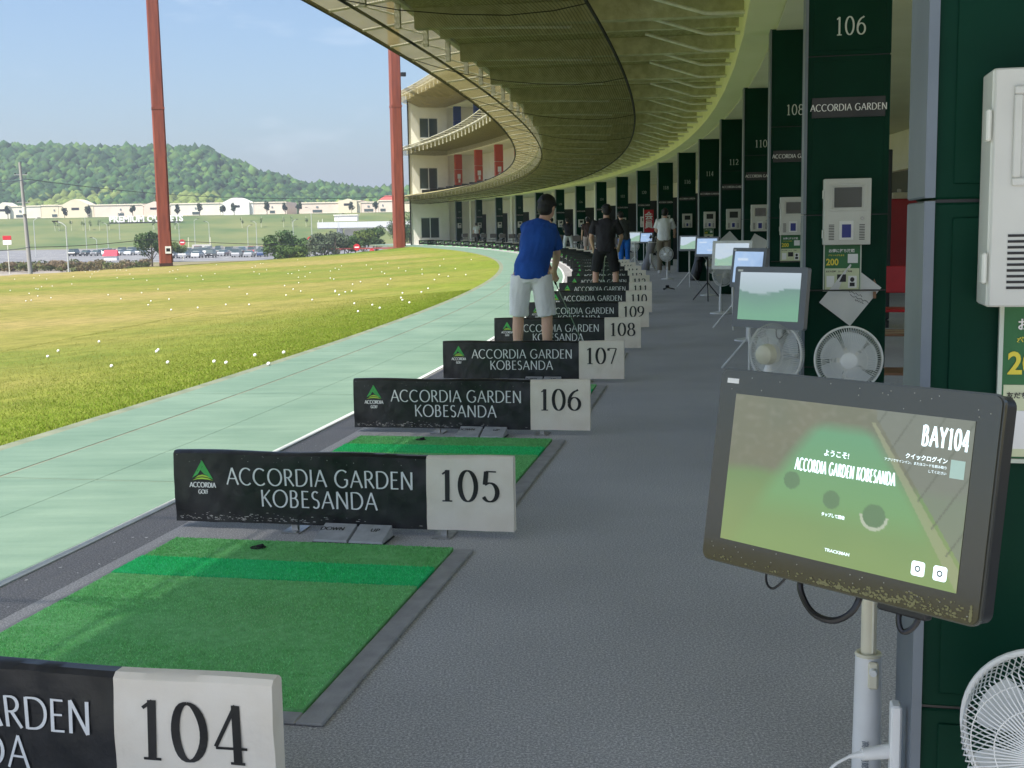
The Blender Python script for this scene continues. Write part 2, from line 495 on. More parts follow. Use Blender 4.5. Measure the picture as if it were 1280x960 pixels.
# the driving field
def grass_mat(name):
    M = bpy.data.materials.new(name); M.use_nodes = True
    n = M.node_tree.nodes; l = M.node_tree.links; p = n['Principled BSDF']
    p.inputs['Roughness'].default_value = .9; p.inputs['Specular IOR Level'].default_value = .15
    t = n.new('ShaderNodeTexCoord')
    def nz(scale, detail, st=(1,1,1), rot=0):
        mp = n.new('ShaderNodeMapping'); mp.inputs['Scale'].default_value = st; mp.inputs['Rotation'].default_value = (0, 0, rot)
        l.new(t.outputs['Object'], mp.inputs[0])
        z = n.new('ShaderNodeTexNoise'); z.inputs['Scale'].default_value = scale; z.inputs['Detail'].default_value = detail
        l.new(mp.outputs[0], z.inputs[0]); return z
    a = nz(.10, 6, (.30, 1, 1), .25)          # wide mowing bands and worn, yellowed turf
    r = n.new('ShaderNodeValToRGB'); l.new(a.outputs[0], r.inputs[0])
    r.color_ramp.elements[0].position = .36; r.color_ramp.elements[0].color = (.128, .178, .026, 1)
    r.color_ramp.elements[1].position = .60; r.color_ramp.elements[1].color = (.275, .228, .078, 1)
    e = r.color_ramp.elements.new(.48); e.color = (.205, .20, .046, 1)
    f = nz(2.2, 7); r2 = n.new('ShaderNodeValToRGB'); l.new(f.outputs[0], r2.inputs[0])
    r2.color_ramp.elements[0].position = .3; r2.color_ramp.elements[0].color = (.72, .78, .70, 1)
    r2.color_ramp.elements[1].position = .7; r2.color_ramp.elements[1].color = (1.18, 1.14, 1.2, 1)
    g = nz(45, 5); r3 = n.new('ShaderNodeValToRGB'); l.new(g.outputs[0], r3.inputs[0])
    r3.color_ramp.elements[0].position = .3; r3.color_ramp.elements[0].color = (.55, .6, .5, 1)
    r3.color_ramp.elements[1].position = .7; r3.color_ramp.elements[1].color = (1.35, 1.3, 1.4, 1)
    m1 = n.new('ShaderNodeMix'); m1.data_type = 'RGBA'; m1.blend_type = 'MULTIPLY'; m1.inputs[0].default_value = 1
    m2 = n.new('ShaderNodeMix'); m2.data_type = 'RGBA'; m2.blend_type = 'MULTIPLY'; m2.inputs[0].default_value = 1
    # greener by the kerb, the edge mask kept as an attribute
    at_ = n.new('ShaderNodeAttribute'); at_.attribute_name = 'edge'
    m0 = n.new('ShaderNodeMix'); m0.data_type = 'RGBA'; m0.inputs[7].default_value = (.150, .205, .020, 1)
    l.new(at_.outputs['Fac'], m0.inputs[0]); l.new(r.outputs[0], m0.inputs[6])
    l.new(m0.outputs[2], m1.inputs[6]); l.new(r2.outputs[0], m1.inputs[7])
    l.new(m1.outputs[2], m2.inputs[6]); l.new(r3.outputs[0], m2.inputs[7]); l.new(m2.outputs[2], p.inputs['Base Color'])
    bu = n.new('ShaderNodeBump'); bu.inputs['Strength'].default_value = .7; bu.inputs['Distance'].default_value = .03
    l.new(g.outputs[0], bu.inputs['Height']); l.new(bu.outputs[0], p.inputs['Normal'])
    return M
M_grass = grass_mat('fairway_turf')
b = MB(); ts = [-3.99, -4.6, -5.4, -6.5, -8, -10, -12, -14.5] + list(np.arange(-17, -40, -1.6)) + list(np.arange(-40, -150, -5))
ss = [-78+i*1.5 for i in range(105)]
edge = []
for s in ss:
    for t in ts:
        p = A(s, t); b.v.append((p.x, p.y, field_z(p.x, p.y)))
        e = math.exp(-((-t-4.0)/2.6)**2)*.95 * (.75+.5*noise.noise(Vector((p.x*.35, p.y*.35, 0))))
        edge.append(max(0, min(1, e)))
nt_ = len(ts)
for i in range(len(ss)-1):
    for j in range(nt_-1): b.face((i*nt_+j, (i+1)*nt_+j, (i+1)*nt_+j+1, i*nt_+j+1))
o = b.build('driving_field', M_grass, None, True); tag(o, kind='structure')
at_ = o.data.attributes.new('edge', 'FLOAT', 'POINT'); at_.data.foreach_set('value', edge)

# green painted concrete apron with real joints, its kerb, the white line
S0, S1 = -52.0, 66.0
M_apron = mat('green_painted_concrete', (.100, .176, .132), .75, col2=(.142, .224, .172), scale=1.1, bump=.15, bscale=30, detail=9, lo=.3, hi=.7)
_n = M_apron.node_tree.nodes; _l = M_apron.node_tree.links; _p = _n['Principled BSDF']
_t = _n.new('ShaderNodeTexCoord'); _z = _n.new('ShaderNodeTexNoise'); _z.inputs['Scale'].default_value = 3.0; _z.inputs['Detail'].default_value = 10; _z.inputs['Roughness'].default_value = .7
_m = _n.new('ShaderNodeMapping'); _m.inputs['Scale'].default_value = (.35, 2.4, 1); _m.inputs['Rotation'].default_value = (0, 0, .5)
_l.new(_t.outputs['Object'], _m.inputs[0]); _l.new(_m.outputs[0], _z.inputs[0])
_r2 = _n.new('ShaderNodeValToRGB'); _r2.color_ramp.elements[0].position = .35; _r2.color_ramp.elements[0].color = (.86, .88, .87, 1); _r2.color_ramp.elements[1].position = .72; _r2.color_ramp.elements[1].color = (1.22, 1.15, 1.13, 1)
_l.new(_z.outputs[0], _r2.inputs[0]); _x = _n.new('ShaderNodeMix'); _x.data_type = 'RGBA'; _x.blend_type = 'MULTIPLY'; _x.inputs[0].default_value = 1
_src = _p.inputs['Base Color'].links[0].from_socket; _l.new(_src, _x.inputs[6]); _l.new(_r2.outputs[0], _x.inputs[7]); _l.new(_x.outputs[2], _p.inputs['Base Color'])
M_seam = mat('pink_joint_filler', (.20, .19, .145), .8, var=.12, scale=5)
o = arc_strip('apron', -3.87, -1.955, -.003, -.003, S0, S1, M_seam); tag(o, kind='structure'); apron = o
def slab(t0, t1, s0, s1):
    b = MB(); n = 4
    for i in range(n):
        s = s0+(s1-s0)*i/(n-1)
        b.v += [tuple(A(s, t0, 0)), tuple(A(s, t1, 0)), tuple(A(s, t1, -.03)), tuple(A(s, t0, -.03))]
    for i in range(n-1):
        for k in range(4): b.face((4*i+k, 4*i+(k+1)%4, 4*i+4+(k+1)%4, 4*i+4+k))
    b.face((3,2,1,0)); b.face(tuple(4*(n-1)+k for k in range(4)))
    return b.build('concrete_slab', M_apron, apron)
s = -35.16 - 3.66*4
while s < S1:
    e = min(s+3.66, S1)
    slab(-3.86, -3.352, s+.008, e-.008); slab(-3.330, -2.702, s+.008, e-.008); slab(-2.698, -1.985, s+.008, e-.008)
    s += 3.66
M_kerb = mat('pale_kerb_concrete', (.12, .15, .10), .85, col2=(.19, .21, .15), scale=4, bump=.2)
o = arc_strip('kerb', -3.99, -3.87, -.004, -.004, S0, S1, M_kerb, thick=.12); tag(o, kind='structure')
o = arc_strip('white_line', -1.985, -1.94, .006, .006, S0, S1, mat('line_paint', (.50, .54, .52), .7, var=.08, scale=14), thick=.008); tag(o, kind='structure')

# carpet
def carpet_mat(name, a, bcol, fleck):
    M = bpy.data.materials.new(name); M.use_nodes = True
    n = M.node_tree.nodes; l = M.node_tree.links; p = n['Principled BSDF']
    p.inputs['Roughness'].default_value = .85; p.inputs['Specular IOR Level'].default_value = .25
    p.inputs['Sheen Weight'].default_value = .15
    t = n.new('ShaderNodeTexCoord')
    z = n.new('ShaderNodeTexNoise'); z.inputs['Scale'].default_value = 130; z.inputs['Detail'].default_value = 5; z.inputs['Roughness'].default_value = .85
    z2 = n.new('ShaderNodeTexNoise'); z2.inputs['Scale'].default_value = .9; z2.inputs['Detail'].default_value = 6
    for q in (z, z2): l.new(t.outputs['Object'], q.inputs[0])
    r = n.new('ShaderNodeValToRGB'); l.new(z.outputs[0], r.inputs[0])
    r.color_ramp.elements[0].position = .40; r.color_ramp.elements[0].color = a+(1,)
    r.color_ramp.elements[1].position = .52; r.color_ramp.elements[1].color = bcol+(1,)
    e = r.color_ramp.elements.new(.60); e.color = fleck+(1,)
    r2 = n.new('ShaderNodeValToRGB'); l.new(z2.outputs[0], r2.inputs[0])
    r2.color_ramp.elements[0].position = .3; r2.color_ramp.elements[0].color = (.86, .86, .86, 1)
    r2.color_ramp.elements[1].position = .7; r2.color_ramp.elements[1].color = (1.1, 1.1, 1.1, 1)
    m_ = n.new('ShaderNodeMix'); m_.data_type = 'RGBA'; m_.blend_type = 'MULTIPLY'; m_.inputs[0].default_value = 1
    l.new(r.outputs[0], m_.inputs[6]); l.new(r2.outputs[0], m_.inputs[7]); l.new(m_.outputs[2], p.inputs['Base Color'])
    bu = n.new('ShaderNodeBump'); bu.inputs['Strength'].default_value = .25; bu.inputs['Distance'].default_value = .002
    l.new(z.outputs[0], bu.inputs['Height']); l.new(bu.outputs[0], p.inputs['Normal'])
    return M
M_carpet = carpet_mat('grey_fleck_carpet', (.235, .23, .235), (.40, .39, .385), (.72, .70, .69))
M_carpet2 = carpet_mat('dark_fleck_carpet', (.10, .097, .10), (.19, .185, .185), (.42, .41, .40))  # same fleck carpet in darker tones, for the strip left of the mats
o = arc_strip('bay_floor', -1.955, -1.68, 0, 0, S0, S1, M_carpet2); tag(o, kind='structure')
o = arc_strip('walkway_floor', -1.68, 7.0, 0, 0, S0, S1, M_carpet); tag(o, kind='structure')

# ================================================================== THE BUILDING
SE = 59.0
SB = -41.8                                                             # building cut off just behind the photographer, open end added for daylight
bld = thing('range_building', 'long curved three storey driving range building with netted canopies and a cream end wall', 'building', A(0, 0, 0), 0)
bldM = Matrix.Translation(-A(0, 0, 0))
def part(name, b, mats, smooth=False, par=None):
    me = b.mesh(name, mats, smooth); me.transform(bldM); return link(name, me, par or bld)
def astrip(name, *a, **k):
    o = arc_strip(name, *a, **k); o.data.transform(bldM); o.parent = k.get('parent') or bld; return o
FL = [(0, 3.45, 3.78), (4.0, 7.20, 7.62), (7.95, 11.0, 11.9)]           # floor, ceiling, canopy rim
# ceilings, slabs and fascias
astrip('ceiling', 1.45, 6.6, 3.45, 3.45, SB, SE, M_ceil, thick=.02)
astrip('floor_slab', 1.46, 6.6, 3.98, 3.98, SB, SE, M_wall, thick=.45)
astrip('canopy_slab', -2.55, 1.17, 4.0, 4.0, SB, SE, M_slab, thick=.14)
b = MB()
s = SB
while s < SE:                                                         # the fascia is straight from bay to bay
    e = min(s+BAY, SE)
    p = [A(s,1.12,0), A(e,1.12,0), A(e,1.449,0), A(s,1.449,0)]
    base = len(b.v)
    for z in (3.44, 3.86):
        for q in p: b.v.append((q.x, q.y, z))
    for q in ((3,2,1,0),(4,5,6,7),(0,1,5,4),(1,2,6,5),(2,3,7,6),(3,0,4,7)): b.face(tuple(base+i for i in q))
    s = e + .006
part('fascia', b, M_fascia)
b = MB(); s = SB                                                       # sprayed cross beams under the canopy slab
while s < SE-.3:
    a_ = s/RR
    for (ds, dz, wd) in ((0, .22, .17), (BAY/2, .12, .11)):
        p0, p1 = A(s+ds, -2.5, 3.86-dz/2), A(s+ds, 1.16, 3.86-dz/2)
        M = Matrix.Translation((p0+p1)/2) @ Matrix.Rotation((s+ds)/RR, 4, 'Z')
        b.box(-1.83, 1.83, -wd/2, wd/2, -dz/2, dz/2-.002, M)
    s += BAY
part('canopy_beam', b, M_rib)['kind'] = 'stuff'
# pale bent struts from the fascia up to the slab
strut = MB(); strut.tube([(1.20,0,3.60), (.78,0,3.60), (.70,0,3.61), (.62,0,3.635), (-.02,0,3.84)], .022, 8)
strut_me = strut.mesh('strut', M_pipe, True)
s = -39.5
while s < SE-1:
    o = link('strut', strut_me, bld); a_ = s/RR
    o.location = Vector((CX+RR*math.cos(a_), CY+RR*math.sin(a_), 0)) - A(0,0,0); o.rotation_euler = (0,0,a_)
    s += BAY/2
# netting hung below the canopy
def net_mat(name, base, warm, gap):
    M = bpy.data.materials.new(name); M.use_nodes = True
    n = M.node_tree.nodes; l = M.node_tree.links; p = n['Principled BSDF']; out = n['Material Output']
    p.inputs['Roughness'].default_value = .8; p.inputs['Specular IOR Level'].default_value = .2
    uv = n.new('ShaderNodeUVMap')
    def wave(dirn):
        wv = n.new('ShaderNodeTexWave'); wv.wave_type = 'BANDS'; wv.bands_direction = dirn
        wv.inputs['Scale'].default_value = 10.5; wv.inputs['Distortion'].default_value = .6; wv.inputs['Detail'].default_value = 1
        l.new(uv.outputs[0], wv.inputs[0]); return wv
    a, c = wave('X'), wave('Y')
    mxm = n.new('ShaderNodeMath'); mxm.operation = 'MAXIMUM'; l.new(a.outputs['Fac'], mxm.inputs[0]); l.new(c.outputs['Fac'], mxm.inputs[1])
    mr = n.new('ShaderNodeMapRange'); l.new(mxm.outputs[0], mr.inputs[0])
    mr.inputs[1].default_value = .55; mr.inputs[2].default_value = .95; mr.inputs[3].default_value = gap+.18; mr.inputs[4].default_value = max(0.02, gap-.18)
    z = n.new('ShaderNodeTexNoise'); z.inputs['Scale'].default_value = 1.3; z.inputs['Detail'].default_value = 6
    l.new(uv.outputs[0], z.inputs[0])
    r = n.new('ShaderNodeValToRGB'); l.new(z.outputs[0], r.inputs[0])
    r.color_ramp.elements[0].position = .35; r.color_ramp.elements[0].color = base+(1,)
    r.color_ramp.elements[1].position = .68; r.color_ramp.elements[1].color = warm+(1,)
    l.new(r.outputs[0], p.inputs['Base Color'])
    tl = n.new('ShaderNodeBsdfTranslucent'); l.new(r.outputs[0], tl.inputs[0])
    m1 = n.new('ShaderNodeMixShader'); m1.inputs[0].default_value = .45
    l.new(p.outputs[0], m1.inputs[1]); l.new(tl.outputs[0], m1.inputs[2])
    tr = n.new('ShaderNodeBsdfTransparent'); m2 = n.new('ShaderNodeMixShader')
    l.new(mr.outputs[0], m2.inputs[0]); l.new(m1.outputs[0], m2.inputs[1]); l.new(tr.outputs[0], m2.inputs[2])
    l.new(m2.outputs[0], out.inputs[0])
    return M
M_net = net_mat('olive_netting', (.10, .095, .045), (.17, .15, .07), .52)
M_net2 = net_mat('old_olive_netting', (.34, .29, .15), (.46, .40, .22), .32)
def netting(name, prof, s0, s1, M, sag=.05):
    """prof: list of (t, z) across; sags between its cross seams"""
    b = MB(); n = int((s1-s0)/(BAY/8)); K = len(prof); uv = []
    for i in range(n+1):
        s = s0+(s1-s0)*i/n
        ph = (i % 8)/8.0
        for j, (t, z) in enumerate(prof):
            g = math.sin(PI*ph)*sag*math.sin(PI*min(1, max(0, j/(K-1)))) + .012*noise.noise(Vector((s*1.3, t*2.0, 0)))
            b.v.append(tuple(A(s, t, z-g))); uv.append((t, s))
    for i in range(n):
        for j in range(K-1): b.face((i*K+j, (i+1)*K+j, (i+1)*K+j+1, i*K+j+1))
    me = b.mesh(name, M, True); u = me.uv_layers.new(name='UVMap')
    for lp in me.loops: u.data[lp.index].uv = uv[lp.vertex_index]
    me.transform(bldM); return link(name, me, bld)
prof1 = [(-.30, 3.36), (-.6, 3.31), (-1.0, 3.29), (-1.5, 3.32), (-2.0, 3.38), (-2.55, 3.50), (-2.95, 3.62), (-3.37, 3.77)]
netting('netting', prof1, SB, SE+1, M_net, .07)
# ropes and rim of the net, seams across it
def arc_tube(name, t, z, s0, s1, r, M, step=.7, n=6, par=None):
    b = MB(); k = int((s1-s0)/step)+1
    b.tube([A(s0+(s1-s0)*i/k, t, z) for i in range(k+1)], r, n); return part(name, b, M, True, par)
arc_tube('edge_rope', -.30, 3.36, SB, SE+1, .018, M_rope)
arc_tube('net_seam', -2.55, 3.495, SB, SE+1, .016, M_rope)
arc_tube('rim_pipe', -3.38, 3.79, SB, SE+1, .024, M_rope)
arc_tube('gutter_edge', -2.56, 3.90, SB, SE+1, .075, M_pipe)
b = MB(); s = SB
while s < SE:
    b.tube([A(s, t, z-.006) for (t, z) in prof1], .005, 5); s += BAY*2
part('cross_seam', b, M_rope)['kind'] = 'stuff'
M_net3 = net_mat('dense_roof_netting', (.30, .26, .12), (.42, .37, .19), .19)
netting('rim_netting', [(-2.50, 3.98), (-2.9, 3.93), (-3.37, 3.81)], SB, SE+1, M_net3, .03)
hr = MB(); hr.tube([(-.75,0,3.86), (-.75,0,3.60), (-2.35,0,3.66)], .016, 6); hr.tube([(-1.6,0,3.63), (-1.6,0,3.84)], .012, 6)
hr_me = hr.mesh('hanger_rail', M_pipe); s = -39.0
while s < SE-2:
    o = link('hanger_rail', hr_me, bld); a_ = s/RR
    o.location = Vector((CX+RR*math.cos(a_), CY+RR*math.sin(a_), 0)) - A(0,0,0); o.rotation_euler = (0,0,a_)
    s += BAY
brk = MB(); brk.tube([(-2.58,0,3.90), (-3.36,0,3.80)], .018, 6); brk.tube([(-2.58,0,3.72), (-3.0,0,3.845)], .013, 6); brk.box(-2.62,-2.56,-.03,.03,3.58,3.9)
brk_me = brk.mesh('net_bracket', M_pipe)
s = -39.5
while s < SE:
    o = link('net_bracket', brk_me, bld); a_ = s/RR
    o.location = Vector((CX+RR*math.cos(a_), CY+RR*math.sin(a_), 0)) - A(0,0,0); o.rotation_euler = (0,0,a_)
    s += BAY/2
# upper storeys
for lv in (1, 2):
    z0, zc, zt = FL[lv]
    astrip('ceiling', 1.2, 6.6, zc, zc, -30, SE, M_ceil, thick=.02)
    astrip('floor_slab', 1.2, 6.6, zt+.28, zt+.28, -30, SE, M_wall, thick=.62)
    astrip('canopy_slab', -2.5, 1.17, zt+.12, zt+.12, -30, SE, M_slab, thick=.2)
    pr = [(1.0, zc-.02), (0, zc-.06), (-1.2, zc-.02), (-2.5, zt-.36), (-2.95, zt-.18), (-3.37, zt-.01)]
    netting('netting', pr, -30, SE+1, M_net2 if lv == 2 else M_net, .05)
    arc_tube('rim_pipe', -3.38, zt, -30, SE+1, .022, M_pipe)
    arc_tube('gutter_edge', -2.55, zt-.02, -30, SE+1, .085, M_pipe)
    bm_ = MB(); bm_.tube([(-2.5,0,zt-.05), (-3.36,0,zt)], .018, 5); bm_.box(-2.6,-2.54,-.03,.03,zt-.45,zt)
    me = bm_.mesh('net_bracket', M_pipe); s = 5.0
    while s < SE:
        o = link('net_bracket', me, bld); a_ = s/RR
        o.location = Vector((CX+RR*math.cos(a_), CY+RR*math.sin(a_), 0)) - A(0,0,0); o.rotation_euler = (0,0,a_)
        s += BAY/2
astrip('fascia', 1.1, 1.3, 7.55, 7.55, -30, SE, M_wall, thick=.4)
astrip('roof', -2.6, 6.8, 12.3, 12.3, -30, SE+.4, mat('roof_sheet', (.35, .36, .36), .6), thick=.25)
# upper floor edge walls, back walls
for lv, (z0, zc, zt) in enumerate(FL):
    b = MB()
    if lv == 0:
        arc_wall(b, 5.85, 6.05, 0, 3.42, -30, -21.0); arc_wall(b, 4.21, 5.84, 0, 3.42, 22.1, 22.3); arc_wall(b, 5.85, 6.05, 2.55, 3.42, -20.9, -6.2); arc_wall(b, 5.85, 6.05, 0, 3.42, -6.1, 22); arc_wall(b, 4.0, 4.2, 0, 3.42, 22.1, SE)
    else: arc_wall(b, 3.6, 3.8, z0, zc-.03, 0, SE)
    part('back_wall', b, M_wall)
b = MB(); arc_wall(b, 5.9, 6.0, 0, 2.53, -20.88, -6.22); part('dark_entrance', b, mat('dark_doorway', (.008, .009, .009), .3))
# end wall with its three windows (each storey)
def frame_at(s, t, z=0): return Matrix.Translation(A(s, t, z)) @ Matrix.Rotation(s/RR, 4, 'Z')
ME = frame_at(SE, 0)
W_T0, W_T1 = -2.10, 1.12
wins = [(-1.28, .30, .50, 2.20), (-1.30, .26, 4.45, 6.20), (-1.20, .36, 8.55, 10.15)]
b = MB()
zc0 = 0
for (x0, x1, z0, z1) in wins:
    b.box(W_T0, W_T1, 0, .25, zc0, z0, ME)
    b.box(W_T0, x0, 0, .25, z0, z1, ME); b.box(x1, W_T1, 0, .25, z0, z1, ME)
    zc0 = z1
b.box(W_T0, W_T1, 0, .25, zc0, 12.05, ME)
part('end_wall', b, M_wall)
b = MB(); b.box(W_T1, 6.2, .3, .5, 0, 12.05, ME); _e = ME @ Vector((W_T0+.01, .26, 0)); b.box(_e.x, _e.x+.2, _e.y, _e.y+7, 0, 12.04); part('end_wall_return', b, M_wall)
for (x0, x1, z0, z1) in wins:
    b = MB()
    for q in ((x0, x1, z0, z0+.06), (x0, x1, z1-.06, z1), (x0, x0+.06, z0+.06, z1-.06), (x1-.06, x1, z0+.06, z1-.06), ((x0+x1)/2-.04, (x0+x1)/2+.04, z0+.06, z1-.06)):
        b.box(q[0], q[1], .05, .13, q[2], q[3], ME)
    fr = part('window', b, mat('window_frame_paint', (.66, .68, .66), .5))
    for k in (0, 1):
        b = MB(); a0 = x0+.06 if k == 0 else (x0+x1)/2+.04; a1 = (x0+x1)/2-.04 if k == 0 else x1-.06
        b.box(a0, a1, .08, .095, z0+.06, z1-.06, ME)
        me = b.mesh('pane', M_glass); me.transform(bldM); link('pane', me, fr)
    b = MB(); b.box(x0+.1, x0+.55, .3, .32, z0+.06, z1-.06, ME)
    me = b.mesh('curtain', mat('grey_curtain', (.30, .30, .27), .9, var=.2, scale=5, stretch=(8, 8, .3))); me.transform(bldM); link('curtain', me, fr)
b = MB(); b.tube([A(SE-.06, W_T0-.06, 0), A(SE-.06, W_T0-.06, 12.3)], .05, 8); part('downpipe', b, M_dark)
# roof aerial and floodlight on the end of the roof
t = at('roof_floodlight', 'small dark floodlight on a pole at the left end of the range roof', 'floodlight', SE-1, -2.9, 12.35)
b = MB(); b.tube([(0,0,0), (0,0,1.1)], .035, 6); b.build('pole', M_dark, t)
for (x, z) in ((-.22, 1.25), (.25, 1.05)):
    b = MB(); b.box(x-.2, x+.2, -.12, .12, z-.16, z+.16, bev=.03); b.build('lamp_head', M_dark, t)
# low barrier with little signs seen on the upper floors' edge
for lv in (1, 2):
    z0 = FL[lv][0]
    for i in range(14):
        s = SE - 1.2 - i*BAY*.95
        t = at('upper_bay_barrier', '%s black bay divider from the end wall on the %s floor edge' % (nth(i+1), 'second' if lv == 1 else 'top'), 'bay divider', s, -.6, z0, group='black bay dividers on the upper floors')
        b = MB(); b.box(-.84, .84, -.03, .03, .03, .38, bev=.01); b.build('banner', M_banner, t)

# red-orange and navy pillars of the upper floors
up_green = {}
def upper_pillar(lv, s, col, cname):
    z0, zc, zt = FL[lv]
    t = at(cname[0], '%s %s' % (nth(14-int(round((s-sP(112))/(sP(114)-sP(112))))), cname[1]), 'pillar', s, 1.7, z0, group=cname[2])
    if lv not in up_green:
        h = zc-z0-.02
        parts = []
        for (a, c) in ((0, .9), (.92, h*.62), (h*.62+.03, h)):
            b = MB(); b.box(-.29, .29, 0, .33, a, c, bev=.01); parts.append(('panel', b.mesh('panel', col)))
        b = MB(); b.box(-.12, .12, -.10, 0, 1.25, 1.62, bev=.01); parts.append(('terminal', b.mesh('terminal', M_white)))
        b = MB(); b.box(-.05, .10, -.02, 0, .95, 1.2); parts.append(('notice', b.mesh('notice', M_white)))
        up_green[lv] = parts
    for (n_, me) in up_green[lv]: link(n_, me, t)
for n in range(112, 140, 2):
    upper_pillar(1, sP(n), M_orange, ('orange_pillar', 'orange red pillar from the end wall on the second floor', 'orange red pillars of the second floor'))
    upper_pillar(2, sP(n), M_blue, ('blue_pillar', 'navy blue pillar from the end wall on the top floor', 'navy blue pillars of the top floor'))
# ================================================================== BAY SIGNS
W2 = .842
def bw(x, z):                                                          # gentle waves of the stretched vinyl
    return .011*noise.noise(Vector((x*2.6, z*4, 1.7))) + .006*noise.noise(Vector((x*9+z*8, z*7, 4))) + .016*max(0, x-.5)*math.sin(z*24+x*9) + .004*noise.noise(Vector((x*24, z*13-x*9, 2)))
def surf(x, z): return -.032 - bw(x, z)
def banner_mesh(name, x0, x1, M, z0=.034, z1=.382, seed=0):
    b = MB(); nx = int((x1-x0)/.018)+1; prof = []
    for k in range(13): prof.append((0, z0+(z1-z0-.012)*k/12))
    K = len(prof)+5
    for i in range(nx+1):
        x = x0+(x1-x0)*i/nx; sg = .003*math.sin(x*9+1)
        col = [(surf(x, z), z+sg*(1-abs(2*(z-z0)/(z1-z0)-1))*0) for (_, z) in prof]
        col += [(-.016, z1), (.016, z1), (.03, z1-.012), (.03, z0), (-.0, z0-.004)]
        for (y, z) in col: b.v.append((x, y, z + (sg if z > z1-.02 else 0)))
    for i in range(nx):
        for j in range(K): b.face((i*K+j, (i+1)*K+j, (i+1)*K+(j+1) % K, i*K+(j+1) % K))
    b.face(tuple(range(K-1, -1, -1))); b.face(tuple(nx*K+k for k in range(K)))
    return b.mesh(name, M, True)
XS = -W2 + .755*1.684
me_black = banner_mesh('black_panel', -W2, XS, M_banner)
me_cream = banner_mesh('number_panel', XS+.001, W2, M_canvas)
def on_sign(x, z, lay): return (x, surf(x, z)-.0022-lay*.00012, z)
b = MB()
stroke_text(b, 'ACCORDIA GARDEN', -W2+.163*1.684, .222, .083, on_sign, width=.935, thick=.118, thin=.068, track=.13)
stroke_text(b, 'KOBESANDA', -W2+.264*1.684, .117, .083, on_sign, width=.585, thick=.118, thin=.068, track=.13)
me_letters = b.mesh('lettering', M_letter)
def logo_mesh(fn, x, z, w_, Mg, Ml, Mw):
    """green peak with a lime curved base, the club name under it in two lines"""
    b = MB(); h = w_*.92
    def P(pts, lay, mi):
        b.cur = mi; base = len(b.v)
        for p in pts: b.v.append(fn(x+p[0]*w_, z+p[1]*h, lay))
        b.face(tuple(range(base, base+len(pts))))
    P([(-.5,.12), (-.02,1), (.06,.82), (-.22,.30)], 0, 0); P([(-.02,1), (.5,.05), (.27,.16), (.06,.60), (-.06,.80)], 1, 0)
    P([(-.10,.52), (.03,.70), (.24,.24), (.10,.30)], 2, 0)
    P([(-.38,.10), (-.2,.24), (0,.29), (.2,.24), (.38,.10), (.2,.17), (0,.2), (-.2,.17)], 3, 1)
    P([(-.5,0), (-.25,.12), (0,.16), (.25,.12), (.5,0), (.25,.05), (0,.07), (-.25,.05)], 4, 1)
    b.cur = 2
    stroke_text(b, 'ACCORDIA', 0, z-.34*h, .24*h, fn, width=1.25*w_, ctr=x, thick=.22, thin=.13)
    stroke_text(b, 'GOLF', 0, z-.66*h, .20*h, fn, width=.45*w_, ctr=x, thick=.22, thin=.13)
    return b.mesh('logo', [Mg, Ml, Mw])
me_logo = logo_mesh(on_sign, -W2+.090*1.684, .240, .108, M_logo_g, M_logo_y, M_letter)
b = MB()
for x in (-.235, .505):
    b.box(x-.045, x+.045, -.075, .07, .001, .006); b.box(x-.012, x+.012, -.02, .0, .006, .05)
    b.box(x+.015, x+.03, -.07, -.03, .006, .012)
me_bracket_l = MB(); me_bracket_l.box(-.045,.045,-.08,.07,.001,.006); me_bracket_l.box(-.015,.015,-.022,.005,.006,.05); me_bracket_l.lathe([(0,.012),(.008,.012),(.008,.006)], 8, Matrix.Translation((.02,-.06,0)))
me_bracket = me_bracket_l.mesh('bracket', M_steel)
b = MB(); rs_ = random.Random(8)                                        # pale scuffs where clubs and shoes rub the lower edge
for k in range(150):
    x = -W2+.02+abs(rs_.gauss(0, .42)); z = .045+abs(rs_.gauss(0, .016)); q = rs_.uniform(.0008, .0035)
    if x > XS-.02: continue
    L_ = q*rs_.uniform(.8, 3)
    b.poly([(x-L_, surf(x, z)-.0012, z-q*.4), (x+L_, surf(x, z)-.0012, z-q*.5), (x+L_*.7, surf(x, z)-.0012, z+q*.5), (x-L_*.8, surf(x, z)-.0012, z+q*.4)])
for k in range(26):
    x = rs_.uniform(-W2+.02, XS-.02); z = rs_.uniform(.33, .368); q = rs_.uniform(.0006, .0016)
    b.poly([(x-q, surf(x, z)-.0012, z-q), (x+q, surf(x, z)-.0012, z-q), (x+q, surf(x, z)-.0012, z+q), (x-q, surf(x, z)-.0012, z+q)])
me_scuff = b.mesh('scuff', mat('pale_scuff', (.42, .41, .38), .9))
def number_mesh(n):
    b = MB()
    stroke_text(b, str(n), 0, .172, .148, on_sign, ctr=(XS+W2)/2+.0, width=.285 if str(n).count('1') < 2 else .25, thick=.15, thin=.045, track=.12, power=1.6, serif=0)
    return b.mesh('bay_number', M_num)
WHO = {104: 'nearest black and cream bay sign 104 at the bottom left corner',
       105: 'black and cream bay sign reading 105 across the front edge of the green mat',
       106: 'black and cream bay sign reading 106, next behind the 105 sign',
       107: 'black and cream bay sign reading 107 in front of the golfer in blue',
       108: 'bay sign reading 108 behind the legs of the golfer in blue'}
